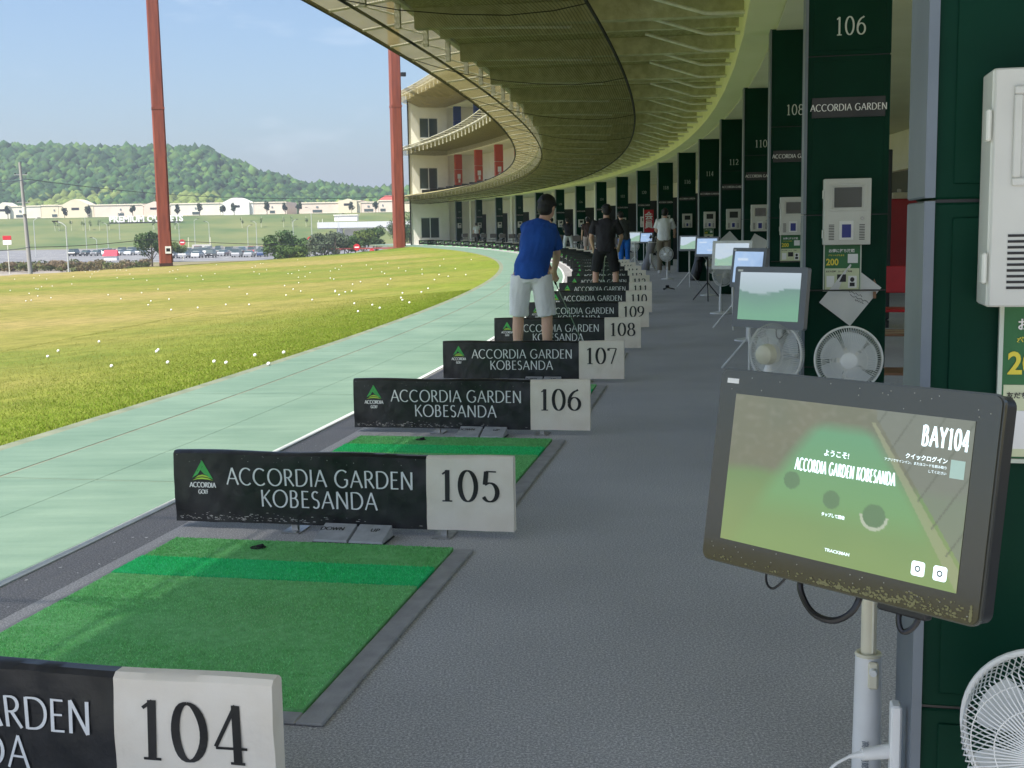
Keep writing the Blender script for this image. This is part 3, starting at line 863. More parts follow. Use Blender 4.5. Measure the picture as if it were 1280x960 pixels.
for n in range(103, 140):
    lab = WHO.get(n, 'black and cream bay sign reading %d, %s in the row behind the front one' % (n, nth(n-104)))
    if n > 118: lab = 'small far bay sign, %s from the building end wall along the curve' % nth(140-n)
    if n == 103: continue
    t = at('bay_sign', lab, 'bay sign', sN(n), -W2, 0, rz=(.004 if n == 107 else 0), group='signs between the driving bays')
    link('black_panel', me_black, t); link('number_panel', me_cream, t); link('lettering', me_letters, t); link('logo', me_logo, t)
    link('bay_number', number_mesh(n), t)
    if n in (105, 106): tag(link('scuff', me_scuff, t), kind='stuff')
    if n < 116:
        for x in (-.235, .505): link('bracket', me_bracket, t, (x, 0, 0))

# ================================================================== MATS
M_turf = mat('short_turf', (.20, .58, .20), .95, spec=.1, col2=(.29, .70, .29), scale=26, bump=.8, bscale=240, detail=8)
M_turf_b = mat('bright_turf', (.04, .66, .20), .95, spec=.1, col2=(.07, .74, .28), scale=34, bump=.9, bscale=200, detail=8)
M_rubber = mat('grey_rubber_frame', (.30, .295, .30), .7, col2=(.38, .375, .38), scale=12, bump=.3, bscale=90)
M_hole = mat('rubber_tee_hole', (.006, .006, .006), .8)
MX0, MX1, MY0, MY1 = -.76, .705, -2.19, -.27         # about x = -W2 + .. in the sign's frame
def mat_parts():
    L = []
    b = MB()
    b.box(MX1-.085, MX1, MY0, MY1, .001, .012, bev=.004); b.box(MX0, MX1-.0855, MY0, MY0+.075, .001, .0118, bev=.004)
    b.box(MX0, MX0+.035, MY0+.0755, MY1, .001, .011, bev=.004)
    L.append(('frame', b.mesh('frame', M_rubber)))
    x0, x1 = MX0+.038, MX1-.09
    def turf(y0, y1, h, M):
        b = MB(); nx, ny = 28, max(3, int((y1-y0)/.05))
        for j in range(ny+1):
            for i in range(nx+1):
                x = x0+(x1-x0)*i/nx; y = y0+(y1-y0)*j/ny
                if i == nx: x += .004*noise.noise(Vector((y*9, 0, 0)))
                b.v.append((x, y, h+.0025*noise.noise(Vector((x*3, y*3, 0)))))
        for j in range(ny):
            for i in range(nx): q = j*(nx+1)+i; b.face((q, q+1, q+nx+2, q+nx+1))
        base = len(b.v); b.v += [(x0, y0, .001), (x1, y0, .001), (x1, y1, .001), (x0, y1, .001)]
        b.face((base, base+1, nx, 0) if False else (0, base, base+1, nx)); b.face((nx, base+1, base+2, (ny+1)*(nx+1)-1)); 
        return b.mesh('turf', M)
    L.append(('hitting_turf', turf(MY0+.079, -.868, .019, M_turf)))
    L.append(('bright_turf_strip', turf(-.86, -.60, .021, M_turf_b)))
    L.append(('front_turf_strip', turf(-.594, MY1-.004, .018, M_turf)))
    b = MB(); b.lathe([(.0, .0215), (.030, .0215), (.034, .0225), (.036, .0205)], 20, Matrix.Translation((-.26, -.40, 0)))
    b.tube([(-.26, -.40, .021), (-.235, -.40, .03)], [.012, .009], 8)
    L.append(('tee_hole', b.mesh('tee_hole', M_hole)))
    return L
MP = mat_parts()
def fibres(y0, y1, n, h, cols, seed):
    r = np.random.default_rng(seed); x0, x1 = MX0+.04, MX1-.092
    x = r.uniform(x0, x1, n); y = r.uniform(y0, y1, n); a = r.uniform(0, 2*PI, n); hh = h*r.uniform(.5, 1.1, n)
    wv = .0022; le = r.normal(0, .0045, (n, 2))
    V = np.empty((n*3, 3), np.float32)
    V[0::3] = np.stack([x-np.cos(a)*wv, y-np.sin(a)*wv, np.full(n, .017)], 1)
    V[1::3] = np.stack([x+np.cos(a)*wv, y+np.sin(a)*wv, np.full(n, .017)], 1)
    V[2::3] = np.stack([x+le[:, 0], y+le[:, 1], .019+hh], 1)
    c = np.array(cols)[r.integers(0, len(cols), n)]
    wn = np.exp(-(((x-.12)/.34)**2+((y+1.35)/.40)**2))*.38+np.exp(-(((x+.3)/.25)**2+((y+1.0)/.25)**2))*.18   # paler where balls are struck
    wn = np.clip(wn*(1+.5*r.normal(0, 1, n)), 0, .7)[:, None]
    c = c*(1-wn)+np.array([(.46,.66,.36)])*wn
    return tri_mesh('turf_fibre', V, c, r)
def tri_mesh(name, V, cols, r, M=None, per=3, jit=.25):
    me = bpy.data.meshes.new(name); n = len(V)//per
    me.vertices.add(len(V)); me.vertices.foreach_set('co', V.astype(np.float32).ravel())
    me.loops.add(n*per); me.loops.foreach_set('vertex_index', np.arange(n*per, dtype=np.int32))
    me.polygons.add(n); me.polygons.foreach_set('loop_start', np.arange(0, n*per, per, dtype=np.int32))
    me.update(calc_edges=True)
    c = np.array(cols, np.float32)
    if c.ndim == 1: c = c[None]
    if len(c) != n: c = c[r.integers(0, len(c), n)]
    c = c*(1+jit*r.uniform(-1, 1, (n, 1)))
    c4 = np.concatenate([c, np.ones((n, 1))], 1).repeat(per, 0).astype(np.float32)
    at_ = me.color_attributes.new('col', 'FLOAT_COLOR', 'POINT'); at_.data.foreach_set('color', c4.ravel())
    me.materials.append(M or attr_mat('turf_fibre', .8, .15, transl=.4))
    return me
fib = [fibres(MY0+.079, -.868, 52000, .007, [(.28,.74,.28),(.38,.84,.38),(.20,.60,.21)], 1),
       fibres(-.86, -.60, 12000, .011, [(.06,.80,.28),(.14,.88,.40),(.04,.66,.20)], 2),
       fibres(-.594, MY1-.006, 9000, .006, [(.18,.56,.18),(.24,.64,.24)], 3)]
ML = {105: 'large green hitting mat between the 104 and 105 signs', 106: 'green hitting mat between the 105 and 106 signs'}
for n in range(105, 140):
    lab = ML.get(n, 'green hitting mat, %s along the row counting away from the front' % nth(n-104))
    t = at('hitting_mat', lab, 'golf mat', sN(n), -W2, 0, group='green hitting mats of the driving bays')
    for (nm, me) in MP: link(nm, me, t)
    if n < 107:
        for me in fib: tag(link('turf_fibre', me, t), kind='stuff')
rs_ = random.Random(21)
b = MB()
for k in range(40):
    s_q = -38.5+abs(rs_.gauss(0, 9)); t_q = rs_.uniform(-.05, 1.25); p = A(s_q, t_q, .0022); q = rs_.uniform(.003, .008); a0 = rs_.uniform(0, 6)
    b.poly([(p.x+q*rs_.uniform(.5, 1)*math.cos(a0+a), p.y+q*rs_.uniform(.5, 1.6)*math.sin(a0+a), p.z+k*1e-6) for a in (0, 1.1, 2.2, 3.3, 4.4, 5.4)])
tag(b.build('floor_scuff', mat('grey_scuff', (.50, .49, .48), .9)), kind='stuff')
b = MB()
for k in range(140):
    s_q = -39+abs(rs_.gauss(0, 7)); t_q = rs_.uniform(-1.92, -1.62); p = A(s_q, t_q, .0022); q = rs_.uniform(.002, .008)
    b.poly([(p.x+q*math.cos(a), p.y+q*1.4*math.sin(a+k), p.z+k*1e-6) for a in (0, 1.3, 2.6, 3.9, 5.1)])
tag(b.build('floor_litter', mat('pale_grit', (.60, .60, .58), .9)), kind='stuff')
# tee height foot switches
M_pad = mat('grey_rubber_pad', (.33, .34, .35), .5, col2=(.43, .44, .45), scale=20)
b = MB(); b.box(-.175, .175, -.125, .045, .001, .010, bev=.004); me_pb = b.mesh('base', M_dark)
pads = []
for (x0, x1) in ((-.168, -.004), (.004, .168)):
    b = MB(); b.v = [(x0,-.12,.0102),(x1,-.12,.0102),(x1,.04,.0102),(x0,.04,.0102),(x0+.004,-.115,.020),(x1-.004,-.115,.020),(x1-.004,.035,.060),(x0+.004,.035,.060)]
    for q in ((3,2,1,0),(4,5,6,7),(0,1,5,4),(1,2,6,5),(2,3,7,6),(3,0,4,7)): b.face(q)
    pads.append(b.mesh('pedal', M_pad))
def flat_fn(z): return lambda x, y, lay: (x, y, .0208+(y+.115)*.2667+lay*.0001)
b = MB(); stroke_text(b, 'UP', 0, -.03, .028, flat_fn(.0345), ctr=.10, thick=.2, thin=.12); 
stroke_text(b, 'DOWN', 0, -.03, .028, flat_fn(.0345), ctr=-.11, thick=.2, thin=.12)
me_pl = b.mesh('lettering', M_num)
for n in range(105, 122):
    t = at('foot_switch', 'grey pedal box marked UP and DOWN under the %s sign of the row' % nth(n-103), 'foot switch', sN(n)-.115, -.735, 0, rz=-.02, group='tee height pedal boxes under the signs')
    link('base', me_pb, t)
    for me in pads: link('pedal', me, t)
    link('lettering', me_pl, t)

# ================================================================== PILLARS
PW, PD = .492, .29
T_P = 1.40
zj = [0, .52, 1.47, 2.43, 3.44]
def panel(z0, z1):
    b = MB(); b.box(.0, PW, 0, PD, z0+.003, z1-.003, bev=.004); b.box(.035, PW-.035, -.004, -.0005, z0+.03, z1-.03, bev=.002); return b.mesh('panel', M_green)
me_pan = [panel(a, c) for a, c in zip(zj, zj[1:])]
b = MB(); b.box(.006, PW-.006, .006, PD-.006, 0, 3.44); me_core = b.mesh('core', M_black)
me_tr = []
for (a, c) in ((0, 1.47), (1.474, 3.44)):
    b = MB(); b.box(-.014, -.001, -.006, PD+.004, a+.002, c, bev=.003); b.box(-.014, .004, -.010, -.0062, a+.002, c); me_tr.append(b.mesh('side_trim', M_trim))
b = MB(); b.box(.03, PW-.03, -.016, -.005, 2.06, 2.18); me_np = b.mesh('name_plate', M_banner)
b = MB(); stroke_text(b, 'ACCORDIA GARDEN', 0, 2.10, .040, lambda x, z, l: (x, -.0165-l*.0001, z), ctr=PW/2, width=.45, thick=.15, thin=.09, track=.13)
me_nl = b.mesh('lettering', M_letter)
def pil_num(n):
    b = MB(); stroke_text(b, str(n), 0, 2.55, .108, lambda x, z, l: (x, -.0065-l*.0001, z), ctr=PW/2+.005, width=.177, thick=.10, thin=.06, track=.14, serif=0)
    return b.mesh('bay_number', mat('silver_numerals', (.55, .60, .55), .4, .3))
for n in range(104, 140, 2):
    lab = {104: 'nearest dark green pillar filling the right edge, with grey corner trim', 106: 'dark green pillar with silver number 106 and a name plate'}.get(n, 'dark green bay pillar numbered %d, %s along from the nearest one' % (n, nth((n-104)//2)))
    t = at('bay_pillar', lab, 'pillar', sP(n)+(.12 if n == 104 else 0), T_P+(.024 if n == 104 else 0), 0, group='dark green pillars behind the bays')
    link('core', me_core, t)
    for me in me_pan: link('panel', me, t)
    for me in me_tr: link('side_trim', me, t)
    o = link('name_plate', me_np, t); link('lettering', me_nl, o)
    link('bay_number', pil_num(n), t)
# dark partitions and pale round columns further back
for k, n in enumerate(range(105, 140, 2)):
    s = sP(n)
    if n > 108:
        t = at('dark_partition', '%s dark screen standing behind the bays, counting from the front' % nth((n-107)//2), 'partition', s+.6, 2.75, 0, group='dark screens behind the bays')
        b = MB(); b.box(-.45, .45, -.03, .03, .1, 2.35, bev=.01)
        b.build('board', mat('dark_partition_board', (.012, .018, .018), .5), t)
        b = MB(); b.box(-.42, -.38, -.2, .2, 0, .1); b.box(.38, .42, -.2, .2, 0, .1); b.build('foot', M_dark, t)
    if n % 4 == 1 and n > 108:
        t = at('white_column', '%s slender white column inside the range, counting from the front' % nth((n-105)//4), 'column', s+1.3, 2.15, 0, group='white columns inside the range')
        b = MB(); b.tube([(0,0,0), (0,0,3.44)], .11, 16); b.build('shaft', M_wall, t, True)
        b = MB(); b.tube([(0,0,0.001), (0,0,.09)], .14, 16); b.build('base', M_trim, t, True)

# ================================================================== PAYMENT TERMINALS, POSTERS, PAPERS
M_term = mat('terminal_grey', (.60, .60, .55), .45, var=.05, scale=4)
M_termw = mat('terminal_side', (.70, .71, .64), .45, var=.04, scale=4)
M_scr_off = mat('dark_screen', (.05, .055, .05), .15, spec=.7)
M_scr_blue = mat('blue_label', (.02, .03, .22), .4)
def terminal_parts():
    L = []
    b = MB(); b.box(-.152, .155, -.115, 0, -.225, .225, bev=.004); L.append(('casing', b.mesh('casing', M_termw)))
    b = MB(); b.box(-.149, .156, -.124, -.1155, -.224, .224, bev=.003); L.append(('door', b.mesh('door', M_term)))
    b = MB()
    for q in ((-.115,.125,.175,.190),(-.115,.125,.005,.02),(-.115,-.10,.0205,.1745),(.110,.125,.0205,.1745)): b.box(q[0], q[1], -.131, -.1245, q[2], q[3], bev=.002)
    L.append(('screen_frame', b.mesh('screen_frame', M_term)))
    b = MB(); b.box(-.085, .095, -.128, -.1245, .03, .165, bev=.002); L.append(('screen', b.mesh('screen', M_scr_off)))
    b = MB(); b.box(-.05, .045, -.13, -.1245, -.19, -.06, bev=.002); L.append(('card_reader', b.mesh('card_reader', M_white)))
    b = MB(); b.box(-.032, .028, -.1325, -.1305, -.175, -.085); L.append(('blue_label', b.mesh('blue_label', M_scr_blue)))
    for x in (-.118, .082):
        b = MB()
        for k in range(10): b.box(x, x+.036, -.1255, -.1243, -.19+k*.011, -.185+k*.011)
        L.append(('vent', b.mesh('vent', M_black)))
    for z in (.12, -.15):
        b = MB(); b.box(-.162, -.1525, -.122, -.09, z-.03, z+.03, bev=.003); L.append(('hinge', b.mesh('hinge', M_termw)))
    b = MB(); b.lathe([(0,.006),(.010,.006),(.012,0)], 12, Matrix.Translation((.10,-.124,-.045)) @ Matrix.Rotation(PI/2,4,'X')); L.append(('lock', b.mesh('lock', M_steel)))
    return L
TP = terminal_parts()
for n in range(104, 140, 2):
    lab = {104: 'grey payment terminal cut off by the right edge, on the nearest green pillar', 106: 'grey payment terminal above the green notice on pillar 106'}.get(n, 'grey payment terminal on the %s green pillar from the front' % nth((n-102)//2))
    t = at('payment_terminal', lab, 'payment terminal', sP(n)-.005, T_P+.24, 1.487, group='payment terminals on the pillars')
    if n == 104: t.location = A(sP(n)+.115, T_P+.240, 1.487)
    t.scale = (.9, .9, .89)
    for (nm, me) in TP: link(nm, me, t)
# notices
M_ngreen = mat('notice_green', (.015, .14, .035), .4); M_ncream = mat('notice_cream', (.62, .66, .42), .5)
M_yel = mat('notice_yellow', (.75, .62, .05), .5); M_frame = mat('pale_frame', (.55, .60, .50), .4)
def notice_parts():
    L = []; w_, h = .245, .325
    b = MB()
    for q in ((-w_/2, w_/2, h/2-.008, h/2), (-w_/2, w_/2, -h/2, -h/2+.008), (-w_/2, -w_/2+.008, -h/2+.0085, h/2-.0085), (w_/2-.008, w_/2, -h/2+.0085, h/2-.0085)):
        b.box(q[0], q[1], -.012, 0, q[2], q[3])
    L.append(('frame', b.mesh('frame', M_frame)))
    b = MB(); b.box(-w_/2+.0085, w_/2-.0085, -.006, -.001, -h/2+.0085, h/2-.0085); L.append(('green_sheet', b.mesh('green_sheet', M_ngreen)))
    b = MB(); b.box(-w_/2+.012, w_/2-.012, -.0075, -.0062, -h/2+.012, -.01)
    L.append(('cream_sheet', b.mesh('cream_sheet', M_ncream)))
    b = MB(); b.box(.035, .10, -.0078, -.0062, .025, .085); L.append(('white_square', b.mesh('white_square', M_white)))
    me = text_mesh('200', .060, M_yel, bold=.0016, sx=.9); me.transform(Matrix.Translation((-.105, -.0085, .012))); L.append(('price', me))
    me = text_mesh('お得に打ち放題', .024, M_white, bold=.0006); me.transform(Matrix.Translation((-.09, -.0085, .098))); L.append(('heading', me))
    me = text_mesh('ポイントがたまる', .013, M_yel, bold=.0003); me.transform(Matrix.Translation((-.09, -.0085, .072))); L.append(('subheading', me))
    me = text_mesh('友だち登録　カード　ご利用', .013, M_num, bold=.0003); me.transform(Matrix.Translation((-.105, -.0090, -.035))); L.append(('caption', me))
    for (x0, x1, z0) in ((-.10, -.05, -.135), (.04, .095, -.14)):
        b = MB(); b.box(x0, x1, -.009, -.0078, z0, -.06); L.append(('picture_card', b.mesh('picture_card', M_white)))
    b = MB(); b.box(-.032, .026, -.0095, -.0078, -.10, -.05); b.ball((.066, -.0095, -.085), .014, .001, .016, 10, 6); b.box(.05,.082,-.0102,-.0092,-.13,-.105); L.append(('picture', b.mesh('picture', M_dark)))
    return L
NP = notice_parts()
for n, lab in ((104, 'green notice behind the big screen at the right edge'), (106, 'green and cream notice below the payment terminal on pillar 106'), (108, 'green and cream notice below the terminal on pillar 108'), (114, 'tiny notice below the terminal on pillar 114')):
    t = at('notice', lab, 'notice', sP(n)-.012+(.12 if n == 104 else 0), T_P+(.255 if n == 104 else .225), 1.150, group='framed notices on the pillars'); t.scale = (.93, .93, .93)
    for (nm, me) in NP: link(nm, me, t)
def sheet(name, label, s, t_, z, w_, h, roll, cat='paper'):
    t = at(name, label, cat, s, t_, z)
    b = MB(); nx = 8; M = Matrix.Rotation(roll, 4, 'Y')
    for j in range(nx+1):
        for i in range(nx+1):
            x = -w_/2+w_*i/nx; zz = -h/2+h*j/nx
            p = M @ Vector((x, -.010-.018*((i/nx-.5)**2)*2-.010*(1-j/nx), zz)); b.v.append(tuple(p))
    for j in range(nx):
        for i in range(nx): q = j*(nx+1)+i; b.face((q, q+1, q+nx+2, q+nx+1))
    b.build('page', mat('white_paper', (.70, .70, .68), .8, var=.04), t, True)
    return t
t = sheet('paper_sheet', 'white sheet hanging tilted under the green notice on pillar 106', sP(106), T_P+.275, .975, .24, .30, math.radians(38))
b = MB()
for k, (x, z, L_) in enumerate(((-.02, .03, .09), (.0, .0, .11), (.03, -.03, .05))):
    b.tube([(x+L_*i/10, -.036, z-.4*L_*i/10+.006*math.sin(i*2.3+k)) for i in range(11)], .0015, 4)
b.build('handwriting', M_num, t)
sheet('paper_sheet', 'small tilted white sheet above the narrow blue display', sP(110)-.03, T_P+.2, 1.06, .26, .30, math.radians(30))
sheet('paper_sheet', 'small tilted white sheet above the pale wide display', sP(112)-.03, T_P+.15, 1.06, .26, .30, math.radians(48))
# wooden ledge on pillar 106 and 108
for n in (106, 108):
    t = at('wooden_ledge', 'thin dark ledge with one brown bracket %s' % ('behind the tilted sheet of paper' if n == 106 else 'low on pillar 108'), 'ledge', sP(n), T_P+.27, 1.005)
    b = MB(); b.box(-.25, .22, -.03, -.005, -.004, .004, bev=.001); b.build('board', mat('dark_rail_paint', (.03,.03,.025), .5), t)
    for x in (.15,):
        b = MB(); b.poly([(x-.03,-.006,-.0085),(x+.03,-.006,-.0085),(x+.0,-.006,.07)]); b.box(x-.008,x+.008,-.045,-.006,-.05,-.0085); b.build('support', M_wood, t)

# ================================================================== SCREENS
def screen_picture(kind, nx=150, nz_=86, w_=.53, h=.299):
    """what the screen shows, point by point (a self-lit display)"""
    V = []; F = []; col = []
    def lerp(a, c, k): k = max(0, min(1, k)); return tuple(a[i]+(c[i]-a[i])*k for i in range(3))
    for j in range(nz_+1):
        v = 1-j/nz_*1.0
        for i in range(nx+1):
            u = i/nx; nn = noise.noise(Vector((u*7, v*7, 2)))*.5+.5; n2 = noise.noise(Vector((u*30, v*24, 5)))*.5+.5
            if kind == 'course':
                d = 1-v            # 0 at top
                c = lerp((.12,.13,.08), (.16,.15,.09), nn)                       # trees and scrub
                c = lerp(c, (.26,.25,.20), max(0, n2-.5)*1.2*(1-d))
                # meadow line falls from the upper middle towards both sides
                g = d - (.50 - .05*u + .03*(nn-.5))
                grass = lerp((.13,.26,.07), (.24,.34,.09), (d-.5)*2+.3*(nn-.5))
                c = lerp(c, grass, g*14+.5)
                # the bright fairway opening towards the viewer
                e = .13+ .42*max(0, d-.12)**.85; cx_ = .50+.03*d
                in_f = (e-abs(u-cx_))*14 if d > .10 else -9
                f = lerp((.10,.36,.17), (.17,.38,.10), (d-.2)*1.6)
                c = lerp(c, f, min(1, max(0, in_f))*(1 if d < .62 else max(.35, 1-(d-.62)*4))*min(1, (d-.10)*12))
                # path and netting at the right
                q = u-(.60+.42*max(0, d-.05)); 
                if 0 < q < .012+.05*d and d > .08: c = lerp(c, (.36,.38,.22), .6)
                if q > .03+.05*d: c = lerp(c, (.17,.19,.17), .75); 
                if q > .03 and (u*9+d*3.1) % 1 < .06: c = lerp(c, (.07,.08,.06), .8)
                for (a, e_, r1) in ((.305,.52,.036),(.485,.60,.036),(.665,.65,.045)):
                    rr = math.hypot((u-a), (d-e_)*.62/1.0)
                    if rr < r1: c = lerp(c, (.06,.17,.07), .85)
                    elif r1 <= rr < r1+.012 and a > .6 and d > e_+.0: c = (.50,.58,.44)
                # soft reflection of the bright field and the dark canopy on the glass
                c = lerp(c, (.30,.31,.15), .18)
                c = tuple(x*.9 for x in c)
            elif kind == 'hazy':
                d = 1-v; c = lerp((.44,.52,.58), (.30,.40,.40), d*2)
                ridge = .36+.06*math.sin(u*5)+.04*nn
                if d > ridge: c = lerp((.12,.22,.18), (.14,.33,.20), (d-ridge)*2+.2*nn)
                if .40 < d < .5 and .3 < u < .55: c = lerp(c, (.35,.45,.45), .5*n2)
            elif kind == 'blue':
                c = lerp((.30,.46,.72), (.38,.52,.74), nn); 
                if .72 < v < .78 and .1 < u < .5: c = (.55,.66,.8)
                if .2 < v < .3 and .5 < u < .9: c = (.5,.6,.75)
            else:
                d = 1-v; c = lerp((.45,.55,.66), (.50,.58,.64), nn)
                if d > .5+.2*math.sin(u*4+1): c = lerp((.22,.40,.30), (.30,.45,.30), nn)
            V.append((-w_/2+w_*u, 0, -h/2+h*v)); col.append(c+(1,))
    for j in range(nz_):
        for i in range(nx): q = j*(nx+1)+i; F.append((q, q+nx+1, q+nx+2, q+1))
    me = bpy.data.meshes.new('display'); me.from_pydata(V, [], F)
    at_ = me.color_attributes.new('col', 'FLOAT_COLOR', 'POINT'); at_.data.foreach_set('color', np.array(col, np.float32).ravel())
    M = attr_mat('lit_display', .3, .5, emit=.36)
    _p = M.node_tree.nodes['Principled BSDF']; _p.inputs['Coat Weight'].default_value = 1.0
    for _l in list(_p.inputs['Base Color'].links): M.node_tree.links.remove(_l)
    _p.inputs['Base Color'].default_value = (.012, .012, .01, 1)
    M.node_tree.nodes['Principled BSDF'].inputs['Coat Roughness'].default_value = .06
    me.materials.append(M)
    return me
M_bezel = mat('glossy_black_glass', (.034, .032, .013), .05, spec=.9)  # olive of the reflected grass put into the black glass colour
M_bezel.node_tree.nodes['Principled BSDF'].inputs['IOR'].default_value = 1.5
M_bezel_g = mat('grey_bezel', (.12, .13, .14), .3, spec=.6)
M_case = mat('matt_black_case', (.008, .009, .012), .45)
M_lit = mat('lit_white', (.75, .90, .95), .5, emit=.42)
# --- the near one
MW, MH = .617, .394
DS = .885
t = thing('display_screen', 'big black framed display reading BAY104, nearest on the right', 'screen', (.611*.885, 2.237*.885, 1.44-(1.44-.943)*.885))
R_ = Matrix.Rotation(-.886, 4, 'Z') @ Matrix.Rotation(-.167, 4, 'X') @ Matrix.Rotation(-.006, 4, 'Y')
t.rotation_euler = R_.to_euler(); t.scale = (DS, DS, DS)
def rounded(b, w_, h, y0, y1, r, n=6):
    ring = []
    for (cx_, cz_, a0) in ((w_/2-r, h/2-r, 0), (-w_/2+r, h/2-r, 90), (-w_/2+r, -h/2+r, 180), (w_/2-r, -h/2+r, 270)):
        for k in range(n+1):
            a = math.radians(a0+90*k/n); ring.append((cx_+r*math.cos(a), cz_+r*math.sin(a)))
    base = len(b.v); N = len(ring)
    for y in (y0, y1): b.v += [(x, y, z) for (x, z) in ring]
    for k in range(N): b.face((base+k, base+(k+1) % N, base+N+(k+1) % N, base+N+k))
    b.face(tuple(base+k for k in range(N))); b.face(tuple(base+N+k for k in range(N-1, -1, -1)))
b = MB(); rounded(b, MW, MH, .0, .003, .016); b.build('front_glass', M_bezel, t)
b = MB(); rounded(b, MW+.006, MH+.006, .0032, .012, .018); b.build('metal_rim', mat('rim_metal', (.10, .10, .09), .25, .7), t)
b = MB(); rounded(b, MW+.002, MH+.002, .0122, .048, .02); b.build('back_case', M_case, t, True)
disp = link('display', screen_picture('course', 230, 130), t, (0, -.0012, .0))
def scr_text(txt, size, x, z, M=M_lit, bold=0, sx=1, name='screen_text', align='LEFT'):
    me = text_mesh(txt, size, M, bold, sx, align); me.transform(Matrix.Translation((x, -.0022, z))); return link(name, me, t)
b = MB(); lit_fn = lambda x, z, lay: (x, -.0024-lay*.00002, z)
stroke_text(b, 'BAY104', .168, .096, .036, lit_fn, width=.090, thick=.135, thin=.115, track=.16); b.build('screen_text', M_lit, t)
b = MB(); stroke_text(b, 'ACCORDIA GARDEN KOBESANDA', -.098, .016, .0235, lit_fn, width=.222, thick=.13, thin=.11, track=.22); b.build('screen_text', M_lit, t)
scr_text('ようこそ!', .0135, -.036, .052, bold=.0003)
scr_text('クイックログイン', .0105, .222, .070, bold=.0002, align='RIGHT')
scr_text('アプリでサインイン、またはコードを読み取り', .006, .222, .060, align='RIGHT')
scr_text('してください', .006, .222, .050, align='RIGHT')
scr_text('タップして開始', .0075, .0, -.062, bold=.0002, align='CENTER')
scr_text('TRACKMAN', .0085, .018, -.128, bold=.0001, sx=1.2, align='CENTER')
b = MB(); b.box(.228, .255, -.0022, -.0016, .046, .078); b.build('blank_code_square', mat('dim_lit', (.35, .48, .42), .5, emit=.15), t)
for x in (.188, .231):
    b = MB(); rounded(b, .026, .026, -.0024, -.0015, .005)
    me = b.mesh('screen_button', M_lit); o = link('screen_button', me, t, (x, 0, -.122))
    b = MB(); b.ring((0, -.0032, 0), .0045, .0012, 'y', 16, 4); b.build('icon', M_scr_off, o)
b = MB(); b.box(-.292, -.262, -.0010, -.0003, .170, .180); b.build('serial_label', M_white, t)
# pale grime along the lower edge of the glass
b = MB(); r_ = random.Random(4)
for k in range(420):
    x = -.02+abs(r_.gauss(0, .5))*.5; x = min(x, .295) if r_.random() < .8 else r_.uniform(-.28, .29)
    z = -.192+abs(r_.gauss(0, .010))*(.5+max(0, x)*3.5); s_ = r_.uniform(.0006, .0028)
    if z > -.160: continue
    pts = [(x+s_*1.4*math.cos(a+k)*r_.uniform(.6, 1.3), -.0006-k*1e-6, z+s_*math.sin(a+k)*r_.uniform(.6, 1.2)) for a in (0, 1.2, 2.4, 3.6, 4.9)]
    b.poly(pts)
o = b.build('grime', mat('dust_grime', (.20, .19, .09), .9), t); o['kind'] = 'stuff'
b = MB()
for k in range(40):
    x, z = r_.uniform(-.29, .29), r_.choice((r_.uniform(.155, .19), r_.uniform(-.19, -.155)))
    s_ = .0009; b.poly([(x-s_, -.0005, z-s_), (x+s_, -.0005, z-s_), (x+s_, -.0005, z+s_), (x-s_, -.0005, z+s_)])
o = b.build('dust_fleck', mat('dust_fleck', (.4, .4, .36), .9), t); o['kind'] = 'stuff'
def cable(pts, r, M=M_black, par=None, name='cable'):
    b = MB(); P = []
    pts = [Vector(p) for p in pts]; n = len(pts)
    for i in range(n-1):
        p0, p1, p2, p3 = pts[max(i-1, 0)], pts[i], pts[i+1], pts[min(i+2, n-1)]
        for k in range(8):
            u = k/8; P.append(.5*((2*p1)+(-p0+p2)*u+(2*p0-5*p1+4*p2-p3)*u*u+(-p0+3*p1-3*p2+p3)*u**3))
    P.append(pts[-1]); b.tube(P, r, 8); return b.build(name, M, par, True)
cable([(-.16, .03, -.17), (-.158, .025, -.215), (-.135, .02, -.228), (-.11, .025, -.20), (-.105, .03, -.17)], .0025, par=t)
cable([(-.075, .03, -.17), (-.07, .02, -.215), (-.03, .012, -.252), (.02, .012, -.255), (.055, .02, -.225), (.06, .035, -.17)], .0065, par=t)
cable([(.14, .04, -.18), (.142, .03, -.225), (.155, .03, -.245), (.175, .035, -.225), (.18, .04, -.18)], .0055, par=t)
b = MB(); b.box(.10, .20, .02, .045, -.215, -.195, bev=.003); b.build('socket', M_black, t)
b = MB(); b.box(-.05, .05, .049, .062, -.05, .05); b.build('mount_plate', M_dark, t)
cable([(-.02, .064, 0), (.0, .09, -.05), (.02, .11, -.14)], .012, M_dark, t, 'mount_arm')
# fan pole set behind the display, built as its stand
px_, py_ = .757, 2.50
t = thing('screen_stand', 'cream telescopic pole standing behind the big display', 'stand', (px_, py_, 0), -.3)
b = MB(); b.tube([(0,0,.5), (0,0,.95)], .0165, 16); b.build('inner_pole', M_cream_pl, t, True)
b = MB(); b.tube([(0,0,.02), (0,0,.47), (0,0,.512)], [.034, .028, .0275], 18); b.build('outer_pole', M_white, t, True)
b = MB(); b.ring((0,0,.512), .024, .005, 'z', 20, 6); b.build('collar', M_cream_pl, t, True)
b = MB(); b.box(-.0, .022, -.034, -.024, .445, .505, bev=.004); b.build('slide_plate', M_cream_pl, t)
b = MB(); b.lathe([(0,.012),(.007,.012),(.009,.004),(.009,0)], 14, Matrix.Translation((.011,-.034,.485)) @ Matrix.Rotation(PI/2,4,'X')); b.build('knob', M_white, t, True)
b = MB(); b.box(.006, .010, -.0175, -.0150, .52, .80); b.build('groove', M_pipe, t)
me = text_mesh('高さ調節', .016, M_trim, bold=.0002); me.transform(Matrix.Translation((-.008, -.0345, .33)) @ Matrix.Rotation(PI/2, 4, 'Y')); link('lettering', me, t)
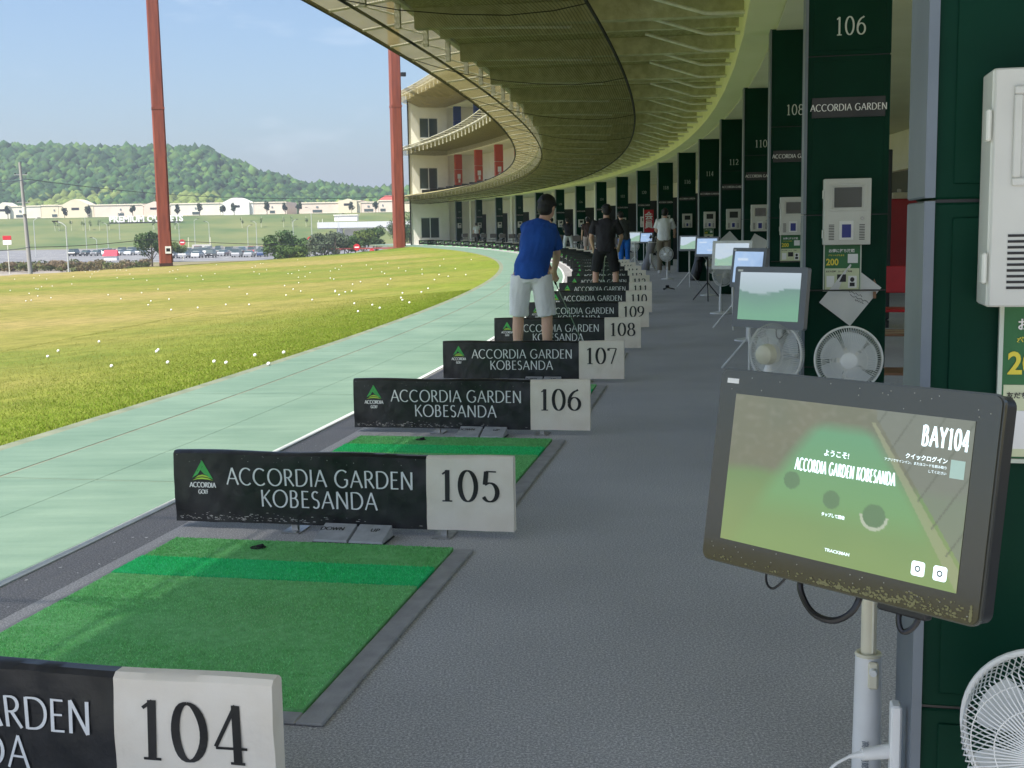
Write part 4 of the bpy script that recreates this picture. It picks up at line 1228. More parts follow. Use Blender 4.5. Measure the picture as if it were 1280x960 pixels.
b = MB(); b.tube([(0,0,.003), (0,0,.02), (0,0,.035)], [.17, .165, .05], 28); b.build('base', M_white, t, True)
# socket strip with two plugs on the corner of the nearest pillar
t = at('power_strip', 'white power strip with two plugs on the corner of the nearest pillar', 'power strip', sP(104)+.18, T_P-.000, 0, rz=0)
b = MB(); b.box(-.022, -.001, -.02, .02, .22, .50, bev=.004); b.build('body', M_white, t)
for z in (.40, .315):
    b = MB(); b.tube([(-.022,0,z), (-.075,-.02,z-.002)], [.015, .012], 10); b.tube([(-.075,-.02,z-.002), (-.10,-.03,z-.004)], [.008, .004], 8)
    b.build('plug', M_white, t, True)
    cable([(-.10,-.03,z-.004), (-.14,-.05,z-.03), (-.17,-.06,z-.12), (-.16,-.05,z-.25), (-.18, -.02, .02)], .003, M_white, t, 'cord')

# --- the other displays, each on a stand of its own
def small_screen(label, s, t_, z, rz, w_, h, kind, bez, stand, tilt=-.12, slabel=''):
    loc = A(s, t_, z)
    t = thing('display_screen', label, 'screen', loc, 0, 'displays along the row of bays')
    t.rotation_euler = (Matrix.Rotation(s/RR+rz, 4, 'Z') @ Matrix.Rotation(tilt, 4, 'X')).to_euler()
    b = MB(); rounded(b, w_, h, 0, .035, .014); b.build('case', bez, t)
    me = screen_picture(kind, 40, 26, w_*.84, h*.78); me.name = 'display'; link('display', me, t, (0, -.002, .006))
    b = MB(); b.box(-w_/2+.02, -w_/2+.055, -.0015, -.0004, h/2-.03, h/2-.018); b.build('label_sticker', M_white, t)
    b = MB(); b.box(-.05, .05, .036, .07, -.05, .05); b.build('mount_plate', M_dark, t)
    cable([(.05, .03, -h/2+.04), (.06, .02, -h/2-.04), (.09, .03, -h/2-.05), (.12, .035, -h/2+.04)], .004, par=t)
    u = thing('screen_stand', slabel, 'stand', A(s+.10, t_+.02, 0), s/RR, 'stands carrying the displays')
    Ms = M_white if stand != 'black' else M_dark
    b = MB(); b.tube([(0,0,.30), (0,0,z)], .016, 10); b.build('pole', Ms, u, True)
    for k in range(3):
        a = k*2*PI/3+.5
        b = MB(); b.tube([(0,0,.34), (.30*math.cos(a), .30*math.sin(a), .012)], .010, 8); b.build('leg', Ms, u, True)
    return t
small_screen('grey framed display showing a hazy course, in front of pillar 106', -34.3, 1.17, .995, -.62, .50, .36, 'hazy', M_bezel_g, 'white', slabel='white tripod under the display beside pillar 106')
small_screen('narrow display with a plain blue picture, second behind the big one', -29.8, 1.12, 1.0, -.95, .52, .38, 'blue', M_bezel_g, 'white', slabel='white tripod under the narrow blue display')
small_screen('pale wide display partly behind the blue one', -25.2, 1.10, 1.0, -.42, .56, .38, 'pale', M_white, 'white', slabel='white tripod under the pale wide display')
small_screen('light blue display on a black tripod in the middle of the row', -19.2, 1.0, .995, -.45, .46, .36, 'blue', M_bezel_g, 'black', slabel='black tripod under the light blue display')
small_screen('display with a green and blue picture behind the one on the black tripod', -14.4, .93, .98, -.40, .46, .34, 'pale', M_bezel_g, 'white', slabel='white tripod under the green and blue display')
small_screen('small light blue display left of the man in the white shirt', -3.0, .72, .98, -.7, .50, .34, 'blue', M_bezel_g, 'white', slabel='white tripod under the display left of the man in white')
small_screen('small white backed display behind the man with blue trousers', -1.2, .50, .98, -.35, .52, .36, 'pale', M_white, 'white', slabel='white tripod under the white backed display')

# ================================================================== FANS
def fan_parts(blades=5):
    L = []; R = .182
    for (nm, y0, dome) in (('front_guard', -.045, -.035), ('rear_guard', .015, .045)):
        b = MB(); nw = 84
        for k in range(nw):
            a = 2*PI*k/nw
            pts = [(.045*math.cos(a), y0+dome, .045*math.sin(a)), (.12*math.cos(a+.05), y0+dome*.92, .12*math.sin(a+.05)), (.165*math.cos(a+.08), y0+dome*.55, .165*math.sin(a+.08)), ((R-.004)*math.cos(a+.09), y0*.3, (R-.004)*math.sin(a+.09))]
            b.tube(pts, .0015, 4, caps=False)
        for r in (.10, .145): b.ring((0, y0+dome*(.97 if r < .12 else .75), 0), r, .0012, 'y', 48, 4)
        L.append((nm, b.mesh(nm, M_white)))
    b = MB(); b.ring((0, -.006, 0), R, .0065, 'y', 56, 8); L.append(('rim', b.mesh('rim', M_cream_pl if False else M_white, True)))
    b = MB(); b.lathe([(0,.010),(.030,.009),(.044,.002),(.046,-.004)], 24, Matrix.Translation((0,-.084,0)) @ Matrix.Rotation(PI/2,4,'X')); L.append(('badge', b.mesh('badge', M_white, True)))
    for k in range(blades):
        b = MB(); a0 = 2*PI*k/blades; n, m_ = 8, 6
        for i in range(n+1):
            r = .03+.125*i/n; wd = .42+.28*math.sin(PI*min(1, i/n*.75)); 
            for j in range(m_+1):
                u = j/m_-.5; a = a0+u*wd*1.55+.12*i/n; b.v.append((r*math.cos(a), -.028+.035*u, r*math.sin(a)))
        for i in range(n):
            for j in range(m_): q = i*(m_+1)+j; b.face((q, q+1, q+m_+2, q+m_+1))
        L.append(('blade', b.mesh('blade', mat('fan_blade', (.55, .58, .58), .3), True)))
    b = MB(); b.lathe([(.0,.13),(.03,.128),(.055,.11),(.062,.07),(.058,.02),(.03,.012)], 22, Matrix.Rotation(-PI/2,4,'X')); L.append(('motor_housing', b.mesh('motor_housing', M_cream_pl, True)))
    return L
FP = fan_parts()
def fan(label, loc, rz, zc, tilt=0, dia=1.0, group='electric fans by the bays', base=True):
    t = thing('electric_fan', label, 'fan', (loc[0], loc[1], 0), rz, group)
    T = Matrix.Translation((0, -.05, zc)) @ Matrix.Rotation(tilt, 4, 'X') @ Matrix.Scale(dia, 4)
    for (nm, me) in FP:
        o = link(nm, me, t); o.matrix_local = T
    b = MB(); b.tube([(0,.0,zc-.06*dia), (0,.015,zc-.10*dia), (0,.02,zc-.16)], [.02,.024,.018], 12); b.build('neck', M_white, t, True)
    b = MB(); b.tube([(0,.02,.03), (0,.02,min(.35, zc*.5))], [.026,.022], 14); b.tube([(0,.02,.3 if zc > .6 else .2), (0,.02,zc-.15)], .013, 12); b.build('pole', M_white, t, True)
    b = MB(); b.tube([(0,.02,.003), (0,.02,.018), (0,.02,.04)], [.165,.16,.04], 30); b.build('base', M_white, t, True)
    return t
def face_cam(p, extra=0): return math.atan2(p[0], -p[1]) * -1 + 0 if False else math.atan2(-p[0], p[1])+extra
fp = Vector((1.893, 6.75, 0)); fan('white electric fan facing the camera in front of pillar 106', fp, face_cam(fp, .05), .665, 0)
fp = Vector((1.50, 6.98, 0)); fan('white electric fan seen from behind under the hazy grey display', fp, face_cam(fp, PI-.65), .672, 0)
fp = Vector((.950, 1.97, 0)); fan('white electric fan cut off at the bottom right corner', fp, face_cam(fp, -.25), .56, .12, .92)
fp = A(-22.3, 1.08); fan('white pedestal fan on the walkway left of the pale display', fp, face_cam(fp, .5), .62, 0)
fp = A(-10.3, .70); fan('white pedestal fan in front of the man in the white shirt', fp, face_cam(fp, -.3), .64, 0)
fp = A(-31.0, 1.5); fan('white fan half hidden behind the narrow blue display', fp, face_cam(fp, .8), .62, 0)
fp = A(-26.7, 1.25); fan('white fan below the pale wide display', fp, face_cam(fp, .4), .60, 0)
fp = A(-17.5, 1.15); fan('white fan turned sideways behind the black tripod', fp, face_cam(fp, 1.1), .62, 0)
fp = A(-2.3, .95); fan('white fan right of the small light blue display', fp, face_cam(fp, .2), .66, 0)
fp = A(-.2, .62); fan('white fan behind the small white backed display', fp, face_cam(fp, -.4), .66, 0)
for n in (126, 128, 130, 132, 134, 136, 138):
    fp = A(sN(n)-.6, 1.15); fan('white fan at the %s pillar from the end wall' % nth((140-n)//2), fp, face_cam(fp, 0), .72, 0)
# ================================================================== PEOPLE
def remesh(b, voxel, mats, smooth=6, wrinkle=0.0, seed=0, name='body'):
    me = b.mesh(name, mats)
    o = bpy.data.objects.new('tmp', me); C.objects.link(o)
    r = o.modifiers.new('r', 'REMESH'); r.mode = 'VOXEL'; r.voxel_size = voxel; r.use_smooth_shade = True
    s = o.modifiers.new('s', 'SMOOTH'); s.iterations = smooth; s.factor = .5
    dg = bpy.context.evaluated_depsgraph_get(); dg.update()
    m2 = bpy.data.meshes.new_from_object(o.evaluated_get(dg))
    bpy.data.objects.remove(o)
    if wrinkle:
        for v in m2.vertices:
            p = v.co; n1 = noise.noise(Vector((p.x*9+seed, p.y*9, p.z*5+p.x*6))) + .5*noise.noise(Vector((p.x*22, p.y*22+seed, p.z*13-p.x*14)))
            v.co += v.normal*n1*wrinkle
    m2.materials.clear()
    for M in (mats if isinstance(mats, (list, tuple)) else [mats]): m2.materials.append(M)
    m2.polygons.foreach_set('use_smooth', [True]*len(m2.polygons)); m2.name = name
    return m2
def lerp3(a, c, k): return Vector(a)*(1-k)+Vector(c)*k
M_skin = mat('skin', (.60, .35, .24), .55, col2=(.68, .42, .30), scale=6)
M_hair = mat('black_hair', (.008, .007, .006), .55, bump=.6, bscale=120)
def person(label, s, t_, J, shirt, trousers, shorts=False, rz=0.0, k=1.0, vox=.013, cap=None, club=True, shoes=None, long_sleeve=False, group=None):
    t = at('person', label, 'person', s, t_, .021 if club else .001, rz)
    t.scale = (k, k, k)
    j = {a: Vector(v) for a, v in J.items()}
    mid = j['pel']; 
    # --- body: one surface
    b = MB()
    b.tube([j['pel']-Vector((0,0,.04)), j['pel']+Vector((0,0,.06)), lerp3(j['pel'], j['chest'], .5), j['chest'], lerp3(j['chest'], j['neck'], .6), j['neck']],
           [.12,.125,.115,.13,.11,.06], 14, ell=[(1.2,.85),(1.2,.85),(1.1,.85),(1.2,.85),(1.2,.75),(1,1)])
    b.tube([j['neck']-Vector((0,0,.03)), lerp3(j['neck'], j['head'], .6)], [.058,.052], 12)
    hd = j['head']; HM = Matrix.Rotation(J.get('yaw', (0,0,0))[2], 4, 'Z') @ Matrix.Rotation(-J.get('yaw', (0,0,0))[0], 4, 'X')
    b.ball(hd+Vector((0,-.01,.015)), .074, .092, .098, 16, 10, HM); b.ball(hd+HM @ Vector((0,.03,-.05)), .055, .062, .062, 12, 8, HM)
    nose = hd+HM @ Vector((0,.095,-.012)); b.ball(nose, .014,.018,.022, 8, 6, HM)
    for sx in (-1, 1): b.ball(hd+HM @ Vector((sx*.078,-.005,-.01)), .010,.018,.030, 8, 6, HM)
    for side in ('L', 'R'):
        sg = -1 if side == 'L' else 1
        sh, el, ha = j['sh'+side], j['el'+side], j['ha'+side]
        b.tube([lerp3(j['chest'], sh, .6), sh, lerp3(sh, el, .5), el, lerp3(el, ha, .35), ha], [.06,.056,.047,.038,.039,.026], 12)
        d = (ha-el).normalized(); sd_ = d.cross(Vector((0,1,0))); sd_ = sd_.normalized() if sd_.length > .1 else Vector((1,0,0))
        pal = ha+d*.05; b.tube([ha, ha+d*.03, ha+d*.085], [.026,.036,.034], 10, ell=[(1,.8),(1,.55),(1.05,.5)])
        for q in range(4):                                              # four fingers of different length, curled
            f0 = ha+d*.08+sd_*(q-1.5)*.018; L_ = (.062,.074,.070,.055)[q]
            cur = Vector((-sg*.0,.35,-.25)).normalized() if club else d*.6+Vector((0,.2,-.3))
            f1 = f0+d*L_*.5; f2 = f1+(d*.5+cur*.7).normalized()*L_*.55
            b.tube([f0, f1, f2], [.0095,.009,.0075], 7)
        th = ha+d*.03-sd_*.03*sg; b.tube([ha+d*.015, th, th+d*.035-sd_*.006*sg], [.013,.011,.009], 7)
        hp, kn, an = j['hip'+side], j['kn'+side], j['an'+side]
        b.tube([hp+Vector((0,0,.03)), lerp3(hp, kn, .3), kn, lerp3(kn, an, .3), lerp3(kn, an, .75), an, an-Vector((0,0,.045))], [.085,.082,.056,.058,.042,.036,.038], 12)
        b.tube([an+Vector((0,-.03,-.05)), an+Vector((sg*.01,.06,-.06)), an+Vector((sg*.015,.13,-.068))], [.035,.036,.025], 10)
    link('body', remesh(b, vox if vox < .012 else .011, M_skin, 3), t)
    # --- hair
    b = MB(); b.ball(hd+HM @ Vector((0,-.024,.030)), .089,.097,.095, 18, 12, HM); b.ball(hd+HM @ Vector((0,-.038,-.024)), .081,.076,.082, 12, 8, HM)
    rh = random.Random(5)
    for _ in range(60):                                                 # tousled locks
        a, e = rh.uniform(0, 6.3), rh.uniform(-.1, 1.5); q = Vector((math.cos(a)*math.cos(e)*.080, math.sin(a)*math.cos(e)*.086-.026, math.sin(e)*.086+.03))
        if q.y > .05 and q.z < .06: continue
        q2 = q*1.06+Vector((rh.uniform(-.02,.02), rh.uniform(-.02,.02), -.02)); b.tube([hd+HM @ q, hd+HM @ q2], [.016, .007], 6)
    hm = remesh(b, .0075, M_hair, 1, .002, 3); link('hair', hm, t)
    if cap:
        b = MB(); b.ball(hd+HM @ Vector((0,-.012,.048)), .094,.104,.080, 16, 10, HM); b.tube([hd+HM @ Vector((0,.06,.045)), hd+HM @ Vector((0,.17,.03))], [.06,.05], 12, ell=[(1.1,.2),(1,.15)])
        link('cap', remesh(b, .014, cap, 3), t)
    # --- shirt
    b = MB()
    hem = j['pel']+Vector((0,.0,-.065)); c_, n_ = j['chest'], j['neck']
    b.tube([hem, j['pel']+Vector((0,0,.05)), lerp3(j['pel'], c_, .5), c_, lerp3(c_, n_, .45), lerp3(c_, n_, .8), n_-Vector((0,0,.005))],
           [.144,.144,.140,.147,.142,.112,.070], 18, ell=[(1.22,.98),(1.2,.95),(1.18,.92),(1.26,.90),(1.3,.84),(1.35,.8),(1,1)])
    for side in ('L', 'R'):
        sh, el, ha = j['sh'+side], j['el'+side], j['ha'+side]
        e = el if not long_sleeve else lerp3(el, ha, .88)
        if long_sleeve: b.tube([lerp3(c_, sh, .5), sh, lerp3(sh, el, .5), el, e], [.08,.072,.062,.055,.043], 12)
        else: b.tube([lerp3(c_, sh, .5), sh, lerp3(sh, el, .45), lerp3(sh, el, .80)], [.085,.076,.072,.074], 12)
    link('shirt', remesh(b, vox, shirt, 5, .011, s, 'shirt'), t)
    # --- trousers
    b = MB()
    b.tube([j['pel']+Vector((0,0,.06)), j['pel']-Vector((0,0,.03)), j['pel']-Vector((0,0,.10))], [.128,.136,.125], 16, ell=[(1.15,.9),(1.18,.95),(1.2,.95)])
    for side in ('L', 'R'):
        hp, kn, an = j['hip'+side], j['kn'+side], j['an'+side]
        if shorts: b.tube([hp+Vector((0,0,.0)), lerp3(hp, kn, .3), lerp3(hp, kn, .7), lerp3(hp, kn, .97)], [.108,.108,.100,.098], 14)
        else: b.tube([hp, lerp3(hp, kn, .4), kn, lerp3(kn, an, .5), an-Vector((0,0,.01))], [.103,.095,.078,.070,.066], 14)
    link('shorts' if shorts else 'trousers', remesh(b, vox, trousers, 4, .008, s+3), t)
    Msh = shoes or M_white
    for side in ('L', 'R'):
        an = j['an'+side]; sg = -1 if side == 'L' else 1
        b = MB(); b.tube([an+Vector((0,-.06,-.045)), an+Vector((0,-.02,-.04)), an+Vector((sg*.01,.08,-.05)), an+Vector((sg*.02,.17,-.062))], [.040,.046,.044,.028], 12)
        z0 = an.z-.085; b.box(an.x-.042+sg*.008, an.x+.042+sg*.008, an.y-.10, an.y+.19, z0, z0+.02, bev=.012)
        link('shoe', remesh(b, .012, Msh, 2), t)
    if club:
        g = (j['haL']+j['haR'])/2 + (j['haR']-j['elR']).normalized()*.07; e = Vector(J['club'])
        d = (e-g).normalized(); c = thing('golf_club', 'golf club held by the ' + ' '.join(label.split(',')[0].split()[:9]), 'golf club', t.matrix_basis @ Vector((0,0,0)), s/RR+rz)
        c.location = A(s, t_, .021); c.scale = (k, k, k)
        b = MB(); b.tube([g-d*.14, g+d*.12], [.013,.011], 10); b.build('grip', M_black, c)
        b = MB(); b.tube([g+d*.12, e], [.0065,.0045], 8); b.build('shaft', M_steel, c)
        b = MB(); b.ball(e+Vector((-.03,.02,.0)), .055,.04,.026, 12, 8); b.build('club_head', M_steel, c, True)
    return t
def pose(lean=.22, w_=.15, arms='address', sx=0.0, bend=.04, tilt=0.0, zs=0.0):
    """a golfer over the ball; lean = how far the head is forward of the hips"""
    J = dict(pel=(0,0,.93), chest=(sx*.4,lean*.45,1.25), neck=(sx*.75,lean*.85,1.455), head=(sx,lean*1.15,1.595),
             hipL=(-.095,0,.90), hipR=(.095,0,.90), knL=(-w_*.95,bend,.49), knR=(w_*.95,bend,.49), anL=(-w_,0,.085), anR=(w_,0,.085))
    cx_ = sx*.6
    J['shL'] = (cx_-.185, lean*.62, 1.385+tilt); J['shR'] = (cx_+.185, lean*.62, 1.385-tilt)
    if arms == 'address':
        J['elL'] = (cx_-.13, lean+.17, 1.12); J['elR'] = (cx_+.15, lean+.15, 1.12); J['haL'] = (cx_+.015, lean+.33, .90); J['haR'] = (cx_+.045, lean+.33, .88); J['club'] = (.10, lean+.85, .03)
    elif arms == 'down':
        J['elL'] = (cx_-.235, lean*.5, 1.12); J['elR'] = (cx_+.235, lean*.5, 1.12); J['haL'] = (cx_-.24, lean*.5+.09, .88); J['haR'] = (cx_+.24, lean*.5+.09, .88); J['club'] = (.1,.5,.03)
    elif arms == 'up':
        J['elL'] = (cx_-.33, lean+.12, 1.52); J['elR'] = (cx_-.05, lean+.22, 1.55); J['haL'] = (cx_-.22, lean+.10, 1.74); J['haR'] = (cx_-.19, lean+.12, 1.75); J['club'] = (.45, -.25, 1.5)
    elif arms == 'tend':
        J['elL'] = (cx_-.24, lean*.5+.06, 1.14); J['elR'] = (cx_+.26, lean*.5+.10, 1.13); J['haL'] = (cx_-.16, lean*.5+.30, 1.05); J['haR'] = (cx_+.26, lean*.5+.30, 1.00); J['club'] = (.1,.5,.03)
    return J
cl = lambda n, c, v=.12: mat(n, c, .85, var=v, scale=7, bump=.3, bscale=90)
J = pose(.20, .15, 'address', sx=.13, tilt=.02)
J.update(chest=(.055,.09,1.24), shL=(-.055,.12,1.35), shR=(.185,.13,1.335), elR=(.225,.24,1.10), haR=(.17,.43,.92), elL=(.02,.36,1.13), haL=(.13,.45,.93), club=(.44,1.0,.03), head=(.14,.215,1.555), neck=(.10,.17,1.425), yaw=(.35,0,-.5))
person('person in a blue T-shirt and pale shorts, seen from behind, gripping a club', -29.55, -1.0, J, cl('royal_blue_cotton', (.008, .07, .34)), cl('pale_grey_cotton', (.80, .80, .80), .04), shorts=True, k=1.025, vox=.010)
J = pose(.16, .19, 'address', sx=.02); J.update(yaw=(.4,0,.1), shL=(-.20,.10,1.375), shR=(.20,.10,1.375), elR=(.29,.14,1.12), haR=(.24,.30,.94), haL=(-.22,.22,.90), elL=(-.265,.06,1.12), club=(-.1,.9,.03))
person('person in a black T-shirt and black shorts with bare calves, seen from behind', -18.6, -.86, J, cl('black_cotton', (.022, .020, .024)), cl('black_shorts_cotton', (.012, .012, .013)), shorts=True, k=1.04)
J = pose(.2, .10, 'address', sx=-.10); J.update(yaw=(.3,0,.2))
person('person in a dark grey shirt and bright blue trousers behind the black dressed golfer', -3.4, .0, J, cl('dark_grey_cotton', (.045, .050, .045)), cl('bright_blue_trousers', (.01, .13, .50)), k=1.05, vox=.015)
J = pose(.10, .11, 'tend', sx=.04); J.update(yaw=(.3,0,-.4))
person('person in a white shirt and khaki trousers standing among the displays', -6.5, .92, J, cl('white_shirt_cotton', (.80, .82, .84), .06), cl('khaki_cotton', (.20, .17, .12)), k=1.08, club=False, vox=.014, rz=-.1)
J = pose(.28, .18, 'address'); J.update(yaw=(.5,0,0))
person('person in a black shirt and white trousers bending over the ball far down the row', 15.6, -.2, J, cl('black_cotton', (.022, .020, .024)), cl('white_trousers', (.62, .62, .62), .06), k=1.0, vox=.018)
J = pose(.14, .11, 'down')
person('person in a dark brown shirt with a pale cap, left of the black dressed golfer', 9.8, -.05, J, cl('dark_brown_cotton', (.06, .035, .03)), cl('pinkish_cotton', (.42, .33, .30)), shorts=True, k=1.0, cap=cl('pale_cap', (.62, .58, .55)), vox=.018)
J = pose(.06, .17, 'up'); J.update(yaw=(.2,0,.6))
person('person in a white top and dark trousers with arms raised in a swing', 25.0, .42, J, cl('white_shirt_cotton', (.62, .64, .66), .08), cl('black_shorts_cotton', (.012, .012, .013)), k=1.05, vox=.018)
J = pose(.10, .10, 'down')
person('person in a white shirt and black trousers, farthest at the left of the row', 51.5, 1.25, J, cl('white_shirt_cotton', (.62, .64, .66), .08), cl('black_shorts_cotton', (.012, .012, .013)), k=.98, vox=.02, club=False)

# ================================================================== BAGS, BANNER, CHAIRS, VENDING MACHINE
def golf_bag(label, s, t_, M1, M2, rz=0, lean=.2):
    t = at('golf_bag', label, 'golf bag', s, t_, 0, rz, group='golf bags standing by the bays')
    top = Vector((lean, 0, .85))
    b = MB(); b.tube([(0,0,.02), (0,0,.06), lerp3((0,0,0), top, .5), top], [.12,.125,.105,.125], 16); b.build('bag_body', M1, t, True)
    b = MB(); b.box(-.07+lean*.35, .07+lean*.35, -.165, -.10, .22, .52, bev=.03); b.build('pocket', M2, t)
    b = MB(); b.ring(top, .125, .012, 'z', 20, 6); b.build('bag_rim', M2, t, True)
    for k in range(7):
        a = k*.9; p0 = lerp3((0,0,0), top, .9)+Vector((.06*math.cos(a), .06*math.sin(a), 0)); p1 = p0+Vector((lean*.25+.03*math.cos(a), .03*math.sin(a), .24+.03*(k % 3)))
        b = MB(); b.tube([p0, p1], .006, 6); 
        if k % 2: b.ball(p1, .045, .035, .04, 10, 7)
        else: b.box(p1.x-.015, p1.x+.04, p1.y-.012, p1.y+.012, p1.z-.02, p1.z+.03, bev=.006)
        b.build('club', M_steel if k % 2 == 0 else M_dark, t)
    for sg in (-1, 1):
        b = MB(); b.tube([lerp3((0,0,0), top, .78)+Vector((0, sg*.10, 0)), (.40+lean, sg*.22, .01)], .010, 6); b.build('leg', M_steel, t)
golf_bag('black golf bag leaning beside the man in the white shirt', -11.5, 1.28, M_black, M_dark, .3)
golf_bag('grey golf bag with white trim left of the khaki trousers', -4.6, .55, mat('grey_nylon', (.22, .22, .23), .7), M_white, .8, .32)
golf_bag('dark golf bag standing by the white trouser golfer', 17.5, .9, M_black, M_white, .2)
t = at('banner_flag', 'narrow red banner flag with white writing between two far pillars', 'banner', 1.5, 1.12, 0)
b = MB(); b.tube([(0,0,0), (0,0,1.95)], .012, 8); b.build('pole', M_white, t)
b = MB(); nx = 6
for j in range(13):
    for i in range(nx+1): b.v.append((.014+.34*i/nx, .015*math.sin(i*1.3+j*.5), .95+.95*j/12))
for j in range(12):
    for i in range(nx): q = j*(nx+1)+i; b.face((q, q+1, q+nx+2, q+nx+1))
b.build('cloth', M_red, t, True)
me = text_mesh('会\n員', .30, M_white, bold=.006); me.transform(Matrix.Translation((.03, -.03, 1.58))); link('lettering', me, t)
b = MB(); b.tube([(0,0,.002), (0,0,.05)], [.18,.12], 16); b.build('base', M_white, t)
# waiting chairs at the far bays
def chair(label, s, t_, rz, M1):
    t = at('waiting_chair', label, 'chair', s, t_, 0, rz, group='grey chairs waiting behind the far bays')
    b = MB(); b.box(-.22, .22, -.20, .22, .43, .46, bev=.012); b.build('seat', M1, t)
    b = MB(); b.box(-.21, .21, .20, .225, .58, .86, bev=.01); b.build('backrest', M1, t)
    for (x, y) in ((-.2,-.18),(.2,-.18),(-.2,.2),(.2,.2)):
        b = MB(); b.tube([(x,y,0), (x*.95,y*.95,.43 if y < 0 else .62)], .011, 6); b.build('leg', M_steel, t)
Mch = mat('grey_seat', (.16, .14, .12), .6)
for n in range(121, 139):
    for k in (0, 1): chair('%s grey waiting chair from the end wall along the far bays' % nth((139-n)*2+1-k), sN(n)-1.5+.7*k, 1.0+.12*k, 2.9+.5*k, Mch)
# vending machine seen through the gap by the nearest pillar
vp = Vector((7.62, 24.3, 0)); vr = -.25
t = thing('vending_machine', 'tall red drinks vending machine in the gap left of the nearest pillar', 'vending machine', vp, vr)
b = MB(); b.box(-.05, .62, 0, .7, .05, 1.83, bev=.02); b.build('cabinet', M_red, t)
b = MB(); b.box(-.42, -.055, .02, .7, .05, 1.83, bev=.01); b.build('front_cabinet', M_white, t)
b = MB(); b.box(-.40, -.075, -.005, .02, 1.0, 1.75, bev=.005); b.build('display_window', mat('pale_display', (.45, .50, .50), .3), t)
for r in range(4):
    for c_ in range(4):
        b = MB(); b.tube([(-.365+c_*.085, -.03, 1.06+r*.17), (-.365+c_*.085, -.03, 1.18+r*.17)], .026, 8)
        b.build('drink', (M_red, M_ngreen, M_white, M_blue)[(r*3+c_) % 4], t)
b = MB(); b.box(-.38, -.10, -.01, .02, .25, .45, bev=.005); b.build('outlet_flap', M_black, t)
b = MB(); b.box(-.40, -.075, -.006, .02, .55, .9, bev=.003); b.build('advert_panel', M_red, t)
t = thing('white_box', 'small white box on top of the red vending machine', 'box', vp+Vector((0,0,1.832)), vr)
b = MB(); b.box(.03, .32, .05, .4, 0, .13, bev=.01); b.build('carton', M_cream_pl, t); b = MB(); b.box(.12, .2, .1, .2, .131, .20, bev=.01); b.build('handle', M_steel, t)
# red chair frame and wooden rack, nearer
rp = Vector((4.16, 13.2, 0))
t = thing('red_chair', 'red tubular chair partly hidden behind the grey corner trim', 'chair', rp, -.3)
for sg in (-1, 1):
    b = MB(); b.tube([(sg*.22, -.30, 0), (sg*.22, -.22, .42), (sg*.22, .22, .45), (sg*.22, .36, .95)], .016, 10); b.build('side_frame', M_red, t, True)
    b = MB(); b.tube([(sg*.22, .26, 0), (sg*.22, -.02, .42)], .016, 10); b.build('leg', M_red, t, True)
b = MB(); b.box(-.2, .2, -.22, .22, .44, .47, bev=.01); b.build('seat', M_red, t)
b = MB(); b.box(-.2, .2, .29, .315, .62, .92, bev=.01); b.build('backrest', M_red, t)
wp = Vector((3.10, 9.9, 0))
t = thing('wooden_rack', 'brown slatted wooden rack low behind the gap by the nearest pillar', 'rack', wp, -.2)
for k in range(5):
    b = MB(); b.box(-.30, .30, -.22+k*.095, -.15+k*.095, .50, .52, bev=.004); b.build('slat', mat('pale_wood', (.42, .30, .20), .6, var=.15, scale=6) if k % 2 else M_wood, t)
for (x, y) in ((-.27,-.2),(.27,-.2),(-.27,.2),(.27,.2)):
    b = MB(); b.box(x-.025, x+.025, y-.025, y+.025, 0, .499, bev=.004); b.build('leg', M_wood, t)
b = MB(); b.box(-.24, .24, -.2, .2, .18, .20); b.build('shelf', M_wood, t)
t = thing('cctv_camera', 'small black camera hanging from the ceiling in the gap by pillar 106', 'camera', (5.2, 15.6, 3.44), 0)
b = MB(); b.tube([(0,0,0), (0,0,-.2)], .012, 6); b.build('stem', M_black, t); b = MB(); b.box(-.06, .06, -.13, .08, -.29, -.20, bev=.015); b.build('camera_body', M_black, t)
# small things on the walkway floor
t = at('dropped_tool', 'small dark metal tripod foot lying on the walkway by the black tripod', 'tool', -15.2, .42)
for k in range(3):
    b = MB(); a = k*2.1; b.tube([(0,0,.05), (.16*math.cos(a), .16*math.sin(a), .012)], .012, 6); b.build('leg', M_dark, t)
b = MB(); b.box(-.04, .04, -.04, .04, .04, .10, bev=.01); b.build('head', M_dark, t)

# ================================================================== RED POSTS AND FIELD BALLS
def ray(u, v):
    return _f + _r*((u-640)/F_PX) - _u*((v-PY)/F_PX)
def PX(u, v, y):
    d = ray(u, v); k = y/d.y; return Vector((0, 0, EYE)) + d*k
def red_post(label, x, y, z0, h, w0):
    t = thing('red_post', label, 'post', (x, y, z0), .3, 'tall red net posts')
    b = MB(); hw = w0/2
    ring = [(-hw,-hw*.8),(-hw*.8,-hw),(hw*.8,-hw),(hw,-hw*.8),(hw,hw*.8),(hw*.8,hw),(-hw*.8,hw),(-hw,hw*.8)]
    N = 12
    for i in range(N+1):
        k = 1-.18*i/N; z = h*i/N; b.v += [(p[0]*k, p[1]*k, z) for p in ring]
    for i in range(N):
        for j in range(8): b.face((i*8+j, i*8+(j+1) % 8, i*8+8+(j+1) % 8, i*8+8+j))
    b.face(tuple(N*8+j for j in range(8))); b.build('shaft', M_redpost, t)
    b = MB(); b.box(-hw*1.03, hw*1.03, -hw*1.03, hw*1.03, 0, .35); b.build('base', mat('dark_base_paint', (.05, .02, .015), .7), t)
    for z in (h*.33, h*.66):
        b = MB(); b.box(-hw*.98, hw*.98, -hw*.98, hw*.98, z-.07, z+.07); b.build('flange', M_redpost, t)
    b = MB(); b.box(-hw*1.1, -hw, -.1, .1, 4.2, 4.6); b.box(hw*.5, hw*.7, -hw*1.12, -hw, 2.5, 7); b.build('cable_duct', M_redpost, t)
    return t
